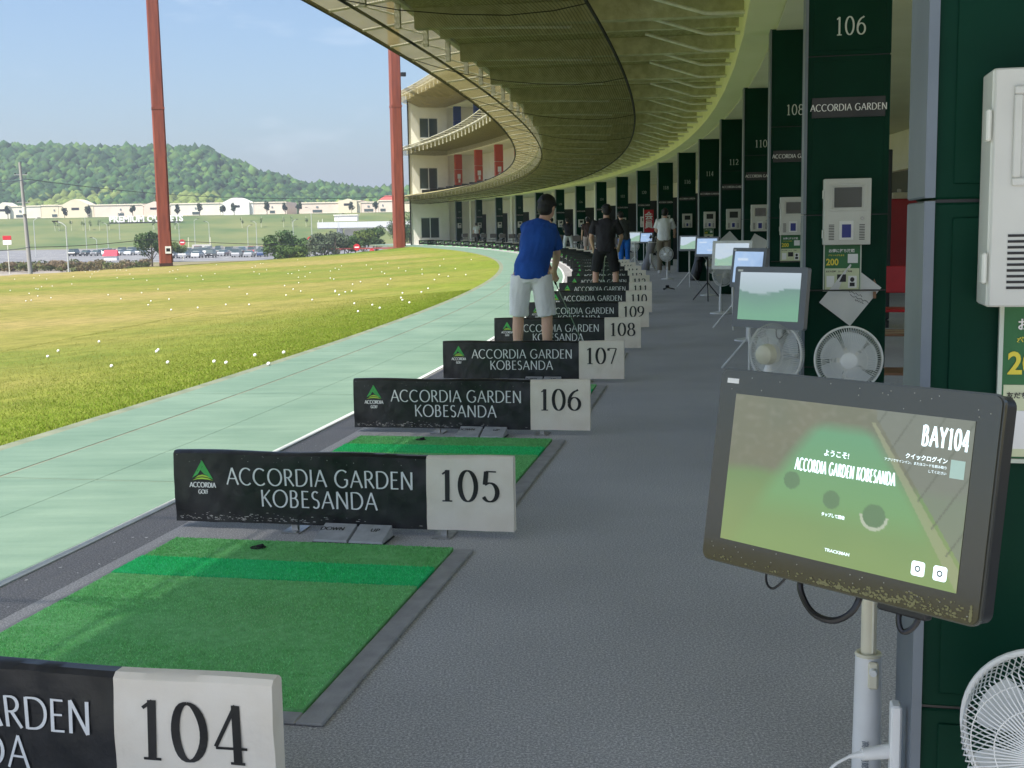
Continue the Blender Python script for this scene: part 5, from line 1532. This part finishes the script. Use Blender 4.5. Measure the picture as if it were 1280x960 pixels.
p = PX(208, 336, 76.5); tp = red_post('nearer tall red painted post at the edge of the driving field', p.x, p.y, field_z(p.x, p.y)-.15, 30, .80)
b = MB(); b.box(-.02, .34, -.43, -.405, .95, 1.4); b.build('sign_plate', M_white, tp)
b = MB(); b.box(.04, .28, -.434, -.431, 1.08, 1.28); b.build('plate_print', M_dark, tp)
p = PX(499.5, 309, 93.0); red_post('farther tall red post standing beside the left end of the building', p.x, p.y, field_z(p.x, p.y)-.1, 34, .84)

ball_b = MB(); ball_b.ball((0,0,.0215), .0215, .0215, .0215, 12, 8)
ball_me = ball_b.mesh('golf_ball', mat('white_ball', (.86, .86, .84), .3), True)
near = [(73,441),(198,440),(210,456),(196,442),(268,455),(283,456.5),(319,447),(336,458),(355,443.5),(60,448)]
spots = []
def ground_hit(u, v):
    d = ray(u, v); p = Vector((0, 0, EYE)); k = (EYE)/max(1e-4, -d.z)
    for _ in range(12):
        q = p+d*k; zz = field_z(q.x, q.y); k = (EYE-zz)/max(1e-4, -d.z)
    return p+d*k
for (u, v) in near: spots.append(ground_hit(u, v))
rb = random.Random(11)
while len(spots) < 130:
    u = rb.uniform(-5, 600); k = rb.random(); v = 338+ (rb.gauss(0, 1)**2)*9 + rb.uniform(0, 45)*(k > .6) + rb.uniform(-14, 3)*(u > 240)
    q = ground_hit(u, v)
    if not (12 < q.y < 92) or t_of(q.x, q.y) > -4.6 or over(q.x, q.y) > -1: continue
    spots.append(q)
for k, q in enumerate(spots):
    o = link('golf_ball', ball_me, None, (q.x, q.y, field_z(q.x, q.y)+.006))
    sc_ = 1.0
    tag(o, 'white golf ball lying on the turf of the driving field' if k > 9 else 'white golf ball lying on the green turf near the apron', 'golf ball', 'golf balls scattered over the field' if k > 9 else 'golf balls on the near turf')

# turf blades along the near edge of the field
r = np.random.default_rng(5)
n = 170000
s_ = r.uniform(-39, -14, n); e_ = r.exponential(1.0, n); t_ = -3.985-np.minimum(e_*1.5+r.uniform(0, .6, n)*0, 6)
a = s_/RR; x = CX+(RR+t_)*np.cos(a); y = CY+(RR+t_)*np.sin(a)
z = -1.15*(1-np.exp(np.minimum(0, t_+4.0)/16.0))-.014
hh = .020*r.uniform(.4, 1.2, n)*(1+.5*np.exp((t_+3.985)/.12)); an = r.uniform(0, 2*PI, n); le = r.normal(0, .012, (n, 2)); wv = .003
V = np.empty((n*3, 3), np.float32)
V[0::3] = np.stack([x-np.cos(an)*wv, y-np.sin(an)*wv, z], 1); V[1::3] = np.stack([x+np.cos(an)*wv, y+np.sin(an)*wv, z], 1)
V[2::3] = np.stack([x+le[:, 0], y+le[:, 1], z+hh], 1)
yl = np.clip((-t_-4.6)/3.5, 0, 1)[:, None]*.8
gc = np.array([(.16,.24,.02),(.19,.26,.03),(.12,.20,.018),(.23,.24,.06)])[r.integers(0, 4, n)]
cc = gc*(1-yl)+np.array([(.25,.22,.06)])*yl
me = tri_mesh('field_grass_blades', V, cc, r, attr_mat('grass_blade', .8, .15, transl=.25))
tag(link('field_grass_blades', me), kind='stuff')

# ================================================================== BEYOND THE FIELD
M_leaf = attr_mat('leaves', .8, .2, transl=.2)
M_bark = mat('bark', (.09, .065, .045), .9, col2=(.15, .11, .08), scale=9, bump=.5)
def crown_mesh(rx, rz_, zc, n, leaf, cols, seed, lobes=9, flat=.6):
    r = np.random.default_rng(seed)
    th = r.uniform(0, 2*PI, lobes); ph = r.uniform(-.8, 1.0, lobes)
    cen = np.stack([rx*.55*np.cos(th)*np.sqrt(1-np.clip(ph, -1, 1)**2*.7), rx*.55*np.sin(th)*np.sqrt(1-np.clip(ph, -1, 1)**2*.7), zc+rz_*.6*ph], 1)
    rad = r.uniform(.35, .55, lobes)
    k = r.integers(0, lobes, n); d = r.normal(0, 1, (n, 3)); d /= np.linalg.norm(d, axis=1)[:, None]
    rr = r.uniform(.55, 1.05, n)**.6
    P = cen[k]+d*(rad[k]*rr)[:, None]*np.array([rx, rx, rz_*.9])
    u = r.normal(0, 1, (n, 3)); u /= np.linalg.norm(u, axis=1)[:, None]; v = np.cross(u, d+.3*r.normal(0, 1, (n, 3))); v /= np.linalg.norm(v, axis=1)[:, None]+1e-6
    sz = leaf*r.uniform(.6, 1.3, n)[:, None]
    V = np.empty((n*3, 3), np.float32); V[0::3] = P-u*sz*.5; V[1::3] = P+u*sz*.5; V[2::3] = P+v*sz
    lc = np.array(cols)[r.integers(0, len(cols), lobes)][k]*(1+.3*r.uniform(-1, 1, (n, 1)))
    return tri_mesh('crown', V, lc, r, M_leaf, jit=.2)
G1 = [(.030,.065,.018),(.045,.090,.022),(.060,.105,.028)]
G2 = [(.020,.042,.016),(.030,.055,.020)]
G3 = [(.10,.14,.03),(.07,.12,.03)]
def tree(label, p, h, rx, cols, seed, trunk=.35, n=1400, leaf=.35, group=None, name='tree', cat='tree', rz_=None):
    t = thing(name, label, cat, p, seed*1.3, group)
    zc = h*(trunk+(1-trunk)*.5); rz_ = rz_ or h*(1-trunk)*.5
    b = MB(); r = random.Random(seed)
    b.tube([(0,0,-.1), (.03*h*.3,0,h*trunk*.6), (0,.02*h,zc), (0,0,zc+rz_*.5)], [h*.03+.02, h*.022+.015, h*.012+.01, .01], 8)
    for k in range(5):
        a = r.uniform(0, 6.3); z = h*trunk*r.uniform(.7, 1.2)
        b.tube([(0,0,z), (math.cos(a)*rx*.35, math.sin(a)*rx*.35, z+rz_*.5), (math.cos(a)*rx*.6, math.sin(a)*rx*.6, z+rz_*.9)], [h*.012+.01, h*.008+.006, .006], 6)
    b.build('trunk', M_bark, t, True)
    link('crown', crown_mesh(rx, rz_, zc, n, leaf, cols, seed), t)
    return t
# bushes and small trees just past the field
BU = [(350,321,190,7.0,3.4,'dense round green tree just past the field, left of the bridge'),(362,324,182,4.2,3.0,'low bush at the foot of the round green tree'),(385,320,205,5.2,3.2,'loose green bush right of the round tree'),
      (372,318,215,6.2,2.6,'upright green shrub behind the round tree'),(405,318,200,6.0,3.2,'grey green tree below the bridge'),(420,316,215,6.4,3.0,'silvery shrub below the bridge deck'),
      (436,318,230,5.0,2.6,'low shrub right of the silvery one'),(455,314,240,6.4,3.2,'green tree between bridge pier and red post'),(470,312,250,7.2,3.4,'tall green tree left of the farther red post'),
      (190,330,200,6.8,3.0,'round green tree standing left of the nearer red post'),(216,326,230,4.5,3.0,'bush right of the nearer red post'),(505,300,300,11,4.5,'green tree in the gap between red post and building'),(512,302,260,8,4,'pale green bush against the building corner')]
for k, (u, v, d, h, rx, lab) in enumerate(BU):
    p = PX(u, v, d); tree(lab, (p.x, p.y, GZ), h*.86, rx*.9, [G1, G3, G1][k % 3] if k not in (4, 5) else [(.09,.12,.07),(.12,.15,.09)], 20+k, .18, 1800, .34)
# rough verge plants in front of the car park
for k in range(26):
    u = -10+k*8.2+rb.uniform(-3, 3)
    if 193 < u < 212: continue
    p = PX(u, 330, 176+rb.uniform(-6, 20))
    t = thing('verge_shrub', 'dry brownish shrub in the verge before the car park', 'shrub', (p.x, p.y, GZ), k, 'dry shrubs along the verge')
    link('foliage', crown_mesh(1.9, .85, .7, 420, .28, [(.16,.13,.06),(.10,.12,.04),(.20,.15,.09)], 50+k, 6), t)
# lamp posts, utility pole, wires
def utility_pole():
    p = PX(38.5, 345, 160)
    t = thing('utility_pole', 'grey concrete utility pole at the far left with crossarms', 'utility pole', (p.x, p.y, GZ), 0)
    b = MB(); b.tube([(0,0,0), (-.45,0,15.0)], [.30,.17], 12); b.build('shaft', mat('pole_concrete', (.30, .29, .27), .9), t, True)
    for z in (13.4, 9.8):
        b = MB(); b.box(-.9-z*.03, .9-z*.03, -.06, .06, z-.05, z+.05); b.build('crossarm', M_steel, t)
        for x in (-.75, .7):
            b = MB(); b.lathe([(0,.22),(.07,.2),(.1,.1),(.06,0)], 8, Matrix.Translation((x-z*.03, 0, z+.05))); b.build('insulator', M_dark, t)
    b = MB(); b.tube([(-.15,-.3,8.3), (-.15,-.3,9.2)], .26, 12); b.build('transformer', M_pipe, t, True)
    return p
pp = utility_pole()
def wire(label, pts, r_, sag):
    t = thing('overhead_wire', label, 'wire', pts[0], 0)
    b = MB(); o0 = Vector(pts[0])
    for a_, c_ in zip(pts, pts[1:]):
        a_, c_ = Vector(a_)-o0, Vector(c_)-o0
        b.tube([a_.lerp(c_, k/14)-Vector((0,0,sag*4*(k/14)*(1-k/14))) for k in range(15)], r_, 5)
    b.build('cable', M_black, t)
wire('upper dark wire crossing in front of the wooded hill', [PX(-60, 220, 120), PX(34, 224, 160), PX(300, 247, 230), PX(530, 243, 260)], .05, .5)
wire('lower dark wire crossing in front of the embankment', [PX(-60, 312, 90), PX(36, 309, 159), PX(185, 299, 170), PX(420, 306, 180)], .045, .25)
def lamp(label, u, vt, vb, d, arm=1, col=None):
    p = PX(u, vb, d); q = PX(u, vt, d); h = q.z-GZ if d < 430 else q.z-p.z; z0 = GZ if d < 430 else p.z
    t = thing('lamp_post', label, 'lamp post', (p.x, p.y, z0), 0, 'lamp posts around the car park')
    Mx = col or mat('pale_galvanised', (.50, .52, .50), .5, .2)
    b = MB(); b.tube([(0,0,0), (0,0,h)], [.11,.07], 8); b.build('pole', Mx, t)
    b = MB(); b.tube([(0,0,h), (-arm*.5,0,h+.45), (-arm*1.4,0,h+.75)], .06, 6); b.build('arm', Mx, t)
    b = MB(); b.box(-arm*1.4-.45, -arm*1.4+.35, -.14, .14, h+.66, h+.82, bev=.04); b.build('lamp_head', M_dark, t)
lamp('curved lamp post with a dark head left of the car park entrance', 86, 283, 341, 168, 1)
for k, (u, vt, vb, d) in enumerate([(108,272,304,400),(122,300,322,330),(45,276,322,300),(135,281,303,420),(150,268,300,430),(225,280,312,380),(244,276,305,420),(262,279,302,420),(310,284,303,400),(321,279,302,400),(367,277,300,400),(390,262,296,380),(424,270,296,360)]):
    lamp('%s thin pale lamp post from the left before the embankment' % nth(sorted([108,122,45,135,150,225,244,262,310,321,367,390,424]).index(u)+1), u, vt, vb, d, 1 if k % 2 else -1)
# round road signs and a red and white board
def sign_post(label, u, v, d, shape='round', size=.8):
    p = PX(u, v, d); t = thing('road_sign', label, 'road sign', (p.x, p.y, GZ), 0)
    h = p.z-GZ
    b = MB(); b.tube([(0,0,0), (0,0,h)], .06, 8); b.build('pole', M_pipe, t)
    if shape == 'round':
        b = MB(); b.lathe([(0,.03),(size*.5,.03),(size*.5,0),(0,0)], 18, Matrix.Translation((0,-.08,h)) @ Matrix.Rotation(PI/2,4,'X')); b.build('disc', M_red, t)
        b = MB(); b.box(-size*.32, size*.32, -.125, -.111, h-size*.09, h+size*.09); b.build('bar', M_white, t)
    else:
        b = MB(); b.box(-size, size, -.1, -.04, h-size*.2, h+size*.8, bev=.03); b.build('red_board', M_red, t)
        b = MB(); b.box(-size, size, -.1, -.04, h-size*1.3, h-size*.25, bev=.03); b.build('white_board', M_white, t)
sign_post('red and white sign board on a pole at the far left edge', 9, 299, 175, 'board', .62)
sign_post('round red and white sign left of the round green bush', 228, 303, 240, 'round', 1.2)
sign_post('round red and white sign between the bushes', 388, 300, 230, 'round', 1.3)
sign_post('round red sign right of the silvery shrub', 446, 309, 215, 'round', 1.2)
sign_post('round red sign low beside the red rail', 465, 314, 215, 'round', .9)
t = thing('red_awning', 'bright red and white ticket booth awning beside the parked cars', 'awning', PX(139, 318, 250)-Vector((0,0,.3)), 0)
b = MB(); b.poly([(-1.5,-1,0),(1.5,-1,0),(1.3,0,1.2),(-1.3,0,1.2)]); b.poly([(1.5,-1,0),(1.5,1,0),(1.3,0,1.2)]); b.poly([(-1.5,1,0),(-1.5,-1,0),(-1.3,0,1.2)]); b.poly([(1.5,1,0),(-1.5,1,0),(-1.3,0,1.2),(1.3,0,1.2)]); b.build('red_roof', mat('red_canvas', (.70, .02, .05), .7), t)
b = MB(); b.box(-1.3, 1.3, -.8, .8, -1.6, -.002); b.build('booth', M_white, t)
t = thing('road_railing', 'low red painted railing along the road right of the bushes', 'railing', PX(402, 317, 215), 0)
z0 = GZ-t.location.z
b = MB(); b.box(0, 16, -.05, .05, z0+2.0, z0+2.25); b.build('rail', mat('dull_red_paint', (.30, .06, .05), .7), t)
for k in range(9):
    b = MB(); b.box(k*2-.0, k*2+.12, -.06, .06, z0, z0+2.0); b.build('post', M_dark, t)
# low white wall with bollards at the car park corner
t = thing('concrete_ramp_wall', 'low pale concrete wall with two yellow posts at the end of the car park', 'wall', PX(252, 307, 380), 0)
b = MB(); b.poly([(-3.2,0,-1.5),(3.0,0,-1.5),(2.2,0,.4),(-1.8,0,.4)]); b.box(-3, 3, .01, .6, -4, .35); b.build('wall', mat('pale_concrete', (.48, .47, .43), .9), t)
for x in (-4, 2.8):
    b = MB(); b.box(x-.12, x+.12, -.2, 0, -2, 2.6); b.build('post', mat('cream_post', (.6, .58, .4), .6), t)
# cars
car_cols = [('white', (.62,.63,.64)), ('silver', (.32,.33,.35)), ('black', (.015,.015,.018)), ('dark blue', (.02,.05,.14)), ('light blue', (.12,.32,.50)), ('red', (.38,.03,.03)), ('grey', (.13,.13,.14)), ('teal', (.04,.20,.16))]
def car_meshes(van):
    b = MB(); L, w_ = 4.2, 1.7
    top = 1.85 if van else 1.45
    prof = [(-L/2,.35),(-L/2,.75),(-L/2+.15,.92),(-L/2+(.55 if van else 1.1),1.0),(L/2-.15,1.0),(L/2,.8),(L/2,.35)]
    n = len(prof)
    for x in (-w_/2, w_/2):
        b.v += [(x*(1 if z < .9 else .95), y, z) for (y, z) in prof]
    for k in range(n): b.face((k, (k+1) % n, n+(k+1) % n, n+k))
    b.face(tuple(range(n-1, -1, -1))); b.face(tuple(range(n, 2*n)))
    body = b
    y0, y1, yt0, yt1 = (-L/2+.55, L/2-.2, -L/2+1.0, L/2-.35) if van else (-L/2+1.1, L/2-.35, -L/2+1.75, L/2-1.0)
    g = MB(); P = [(-.78,y0,1.0),(.78,y0,1.0),(.78,y1,1.0),(-.78,y1,1.0),(-.62,yt0,top-.06),(.62,yt0,top-.06),(.62,yt1,top-.06),(-.62,yt1,top-.06)]
    g.v = P
    for q in ((4,5,6,7),(0,1,5,4),(1,2,6,5),(2,3,7,6),(3,0,4,7)): g.face(q)
    rf = MB(); rf.box(-.64, .64, yt0-.05, yt1+.05, top-.06, top, bev=.03)
    return body.mesh('body', M_white), g.mesh('window_glass', M_glass), rf
wh = MB(); wh.tube([(-.1,0,0), (.1,0,0)], .32, 14); wh_me = wh.mesh('wheel', M_black)
hl = MB(); hl.box(-.16, .16, -.03, .02, -.06, .06, bev=.02); hl_me = hl.mesh('headlight', mat('headlight_lens', (.7, .72, .72), .1))
CARM = {}
for van in (0, 1):
    body, glass, rf = car_meshes(van)
    for nm, c_ in car_cols:
        mb = body.copy(); mb.materials.clear(); Mc = mat('car_paint_'+nm.replace(' ', '_'), c_, .25, spec=.6, coat=.5); mb.materials.append(Mc)
        rm = rf.mesh('roof', Mc); CARM[(van, nm)] = (mb, glass, rm)
ncar = 0; rc = random.Random(3)
def car(x, y, rz, row, idx):
    global ncar
    van = rc.random() < .4; nm = rc.choices([c_[0] for c_ in car_cols], [9,5,5,2,2,1.5,4,1])[0]
    mb, gl, rm = CARM[(int(van), nm)]
    t = thing('parked_car', '%s %s parked in the %s' % (nm, 'minivan' if van else 'hatchback', row), 'car', (x, y, GZ+.012), rz, '%s %ss parked in the %s' % (nm, 'minivan' if van else 'hatchback', row))
    link('body', mb, t); link('window_glass', gl, t); link('roof', rm, t)
    for (wx, wy) in ((-.76,-1.3),(.76,-1.3),(-.76,1.3),(.76,1.3)): link('wheel', wh_me, t, (wx, wy, .33))
    for wx in (-.62, .62): link('headlight', hl_me, t, (wx, -2.09, .72))
for r_i, (y, u0, u1, row) in enumerate([(258, 214, 330, 'nearest row right of the red post'), (272, 216, 330, 'second row right of the red post'), (290, 214, 330, 'third row right of the red post'), (312, 220, 330, 'back row right of the red post'), (300, 92, 182, 'row left of the red post'), (318, 126, 186, 'back row left of the red post')]):
    x = PX(u0, 300, y).x; x1 = PX(u1, 300, y).x; i = 0
    while x < x1:
        if rc.random() < .9: car(x+rc.uniform(-.15, .15), y+rc.uniform(-.3, .3), rc.choice((0, PI))+rc.uniform(-.03, .03), row, i)
        x += 2.75; i += 1
# shops on the embankment
MALL = [('wall_cream', (.70,.62,.46)), ('wall_pinkish', (.70,.57,.48)), ('wall_white', (.76,.74,.69)), ('wall_peach', (.72,.61,.52)), ('wall_ivory', (.73,.69,.58))]
M_mroof = mat('shop_roof', (.30, .27, .24), .8)
def shop(label, u0, u1, vt, col, gable=None, d=520, vb=273, roofcol=None, doors=2):
    p0, p1 = PX(u0, vb, d), PX(u1, vb, d); h = PX(u0, vt, d).z-7.4; w_ = p1.x-p0.x
    t = thing('shop_building', label, 'building', (p0.x, d, 7.35), 0)
    Mw = mat(MALL[col][0], MALL[col][1], .85, var=.05, scale=.2)
    b = MB(); b.box(0, w_-.15, 0, 26, 0, h); b.build('wall', Mw, t)
    b = MB(); b.box(-.2, w_, -.25, -.002, h-.45, h-.05); b.box(.0, w_-.15, -.12, -.002, .6, .8); b.build('cornice', mat('cornice_paint', (.74, .66, .54), .8), t)
    if gable:
        g0, g1, gv = gable; a = PX(g0, vb, d).x-p0.x; c_ = PX(g1, vb, d).x-p0.x; gh = PX(g0, gv, d).z-7.4
        b = MB(); m_ = (a+c_)/2
        pr = [(a, 0), (c_, 0), (c_, h), (m_+(c_-m_)*.35, gh-.5), (m_, gh), (m_-(m_-a)*.35, gh-.5), (a, h)]
        b.v = [(x, -1.2, z) for (x, z) in pr]+[(x, 9, z) for (x, z) in pr]; n_ = len(pr)
        for k in range(n_): b.face((k, (k+1) % n_, n_+(k+1) % n_, n_+k))
        b.face(tuple(range(n_))); b.face(tuple(range(2*n_-1, n_-1, -1))); b.build('gable_front', Mw, t)
        b = MB(); b.box(m_-1.6, m_+1.6, -1.26, -1.21, h*.62, h*.78); b.build('shop_sign', M_dark, t)
    if roofcol:
        b = MB(); b.v = [(0,0,h),(w_,0,h),(w_,14,h),(0,14,h),(w_*.3,7,h+2),(w_*.7,7,h+2)]
        for q in ((0,1,5,4),(1,2,5),(2,3,4,5),(3,0,4)): b.face(q)
        b.build('roof', roofcol, t)
    nd = max(1, int(w_/11)); rs = random.Random(int(u0))
    for k in range(nd):
        x = (k+.5)*w_/nd+rs.uniform(-2, 2); ww = rs.uniform(1.0, 2.4)
        b = MB(); b.box(x-ww, x+ww, -.14, -.004, 1.0, 2.1); o = b.build('window', M_glass, t)
        b = MB(); b.box(x-ww*.25, x+ww*.25, -.16, -.142, h*.55, h*.68) ; b.build('wall_lamp', M_trim, t)
shop('ivory outlet building at the far left', -30, 52, 258, 4, (-2, 14, 253))
shop('long cream outlet building left of the wide gable', 52, 74, 256, 0)
shop('cream outlet building with a wide rounded gable', 74, 118, 256, 0, (80, 112, 249))
shop('peach outlet building above the white letters', 118, 180, 255.5, 3)
shop('pinkish outlet building with a gable behind the red post', 180, 214, 256, 1, (182, 206, 252), doors=1)
shop('white outlet building right of the nearer red post', 214, 276, 254, 4)
shop('white outlet building with a tall pointed gable', 276, 318, 253, 2, (280, 313, 246.5))
shop('pinkish outlet building right of the tall gable', 318, 359, 252.5, 3)
shop('long pink outlet building left of the bridge', 374, 424, 253, 1)
shop('cream outlet building behind the bridge', 424, 452, 250.5, 0, (424, 447, 248.5))
shop('pink outlet building beside the red roofed one', 452, 474, 252, 1)
shop('outlet building with a small red tiled roof', 474, 494, 250, 3, roofcol=mat('red_tiles', (.45, .08, .06), .7))
shop('cream outlet building at the building corner', 494, 540, 252, 0)
for k, u in enumerate([81,110,166,222,250,279,293,334,357,374,440,470,10]):
    p = PX(u, 272, 508); tree('%s small dark street tree from the left before the outlet buildings' % nth(sorted([81,110,166,222,250,279,293,334,357,374,440,470,10]).index(u)+1), (p.x, p.y, 7.3), 4.6+(k*37 % 5)*.35, 1.25, G2, 90+k, .3, 420, .5, rz_=2.0)
me = text_mesh('PREMIUM OUTLETS', 3.2, mat('white_letters', (.85, .85, .83), .6), bold=.11, sx=1.05, ext=.15)
p = PX(142, 276, 480); t = thing('hillside_letters', 'big white letters PREMIUM OUTLETS standing on the embankment', 'sign', (p.x, 474.5, 5.35), 0); link('lettering', me, t)
b = MB(); b.box(0, 28, .25, .35, -.6, -.1); b.build('rail', M_dark, t)
# the bridge
M_br = mat('bridge_concrete', (.50, .50, .48), .8, var=.06, scale=.3)
t = thing('footbridge', 'pale concrete bridge with a parapet and white piers right of the bushes', 'bridge', PX(397, 283, 400), 0)
L_ = PX(560, 283, 400).x-t.location.x; zb = GZ-t.location.z
b = MB(); b.box(0, L_, 0, 5, -.9, 0); b.build('deck', M_br, t)
b = MB(); b.box(-.1, L_, -.3, -.02, -.6, 1.3); b.build('parapet', mat('parapet_grey', (.58, .60, .62), .7), t)
for k in range(14):
    b = MB(); b.box(k*3.2, k*3.2+.12, -.36, -.305, -.5, 1.3); b.build('parapet_post', M_pipe, t)
for x in (7, 27.5):
    b = MB(); b.box(x-.9, x+.9, .8, 3.6, zb, -.905); b.build('pier', M_br, t)
b = MB(); b.box(5.5, 13, .5, 4, 1.6, 3.4); b.box(5.2, 13.3, .2, 4.3, 3.42, 3.7); b.build('stair_tower', M_wall, t)
b = MB(); b.box(8, 15, 5.2, 9, zb, -1); b.build('abutment', M_wall, t)
b = MB(); b.box(.2, .35, .3, .5, 0, 2.0); b.box(1.5, 1.65, .3, .5, 0, 2.4); b.build('bollard', M_pipe, t)
b = MB(); b.poly([(22,-.4,-1),(28.5,-.4,zb),(29.2,-.4,zb),(22.7,-.4,-1)]); b.build('stair_flight', M_br, t)

# ------------------------------------------------------------------ the wood on the ridge
def forest():
    r = np.random.default_rng(9)
    bm_ = bmesh.new(); bmesh.ops.create_icosphere(bm_, subdivisions=1, radius=1); bv = np.array([v.co for v in bm_.verts]); bf = np.array([[v.index for v in f.verts] for f in bm_.faces]); bm_.free()
    pts = []
    while len(pts) < 12500:
        y = 590+ (r.random()**1.25)*290; x = r.uniform(-.60, .08)*y
        pts.append((x, y))
    pts = np.array(pts); n = len(pts)
    zz = np.array([hill_h(a_, c_) for a_, c_ in pts])
    rad = r.uniform(1.9, 3.6, n)*(1+.3*(pts[:, 1] > 740)); hgt = rad*r.uniform(.9, 1.35, n)
    base = np.array([(.022,.058,.020),(.032,.078,.024),(.046,.098,.028),(.066,.120,.032),(.036,.072,.032),(.020,.048,.020)])
    near_ = pts[:, 1] < 660; ci = r.integers(0, 6, n); col = base[ci]*(1+.25*r.uniform(-1, 1, (n, 1)))
    cl_ = np.array([noise.noise(Vector((a_*.02, c_*.02, 4))) for a_, c_ in pts])
    light = (cl_ > .12) & near_ & (r.random(n) < .75); col[light] = np.array([.13,.17,.045])*(1+.25*r.uniform(-1, 1, (light.sum(), 1)))
    V = []; Fc = []; Cc = []; nb = len(bv)
    for i in range(n):
        d = 1+.24*r.normal(0, 1, nb).clip(-1, 1)
        v = bv*d[:, None]*np.array([rad[i], rad[i], hgt[i]])+np.array([pts[i, 0], pts[i, 1], zz[i]+hgt[i]*.45]); V.append(v); Fc.append(bf+i*nb)
        Cc.append(col[i]*(1+.35*r.uniform(-1, 1, (nb, 1))))
    V = np.concatenate(V).astype(np.float32); Fc = np.concatenate(Fc).astype(np.int32); Cc = np.concatenate(Cc)
    me = bpy.data.meshes.new('forest'); me.vertices.add(len(V)); me.vertices.foreach_set('co', V.ravel())
    me.loops.add(Fc.size); me.loops.foreach_set('vertex_index', Fc.ravel()); me.polygons.add(len(Fc)); me.polygons.foreach_set('loop_start', np.arange(0, Fc.size, 3, dtype=np.int32))
    me.update(calc_edges=True)
    c4 = np.concatenate([Cc, np.ones((len(Cc), 1))], 1).astype(np.float32)
    me.color_attributes.new('col', 'FLOAT_COLOR', 'POINT').data.foreach_set('color', c4.ravel())
    me.materials.append(attr_mat('forest_crowns', .9, .1))
    tag(link('forest', me), kind='stuff')
forest()
# scrub and small saplings on the embankment
for k in range(16):
    u = rb.uniform(0, 400); p = PX(u, 290, 465)
    t = thing('sapling', 'thin pale sapling on the grassy embankment', 'sapling', (p.x, p.y, ground_h(p.x, p.y)), k, 'saplings on the embankment')
    b = MB(); b.tube([(0,0,0), (.2,0,4.2)], [.06,.03], 5); b.build('stem', M_pipe, t)
    link('foliage', crown_mesh(.8, 1.5, 2.8, 60, .35, G3, 300+k, 4), t)

# ------------------------------------------------------------------ summer haze
b = MB(); b.box(-3100, 3100, -420, 3050, -6.5, 110)
Mh = bpy.data.materials.new('haze'); Mh.use_nodes = True; _n = Mh.node_tree.nodes; _n.remove(_n['Principled BSDF'])
_v = _n.new('ShaderNodeVolumePrincipled'); _v.inputs['Color'].default_value = (.80, .88, 1, 1); _v.inputs['Density'].default_value = .00040; _v.inputs['Anisotropy'].default_value = .3
Mh.node_tree.links.new(_v.outputs[0], _n['Material Output'].inputs['Volume'])
tag(b.build('haze', Mh), kind='stuff')
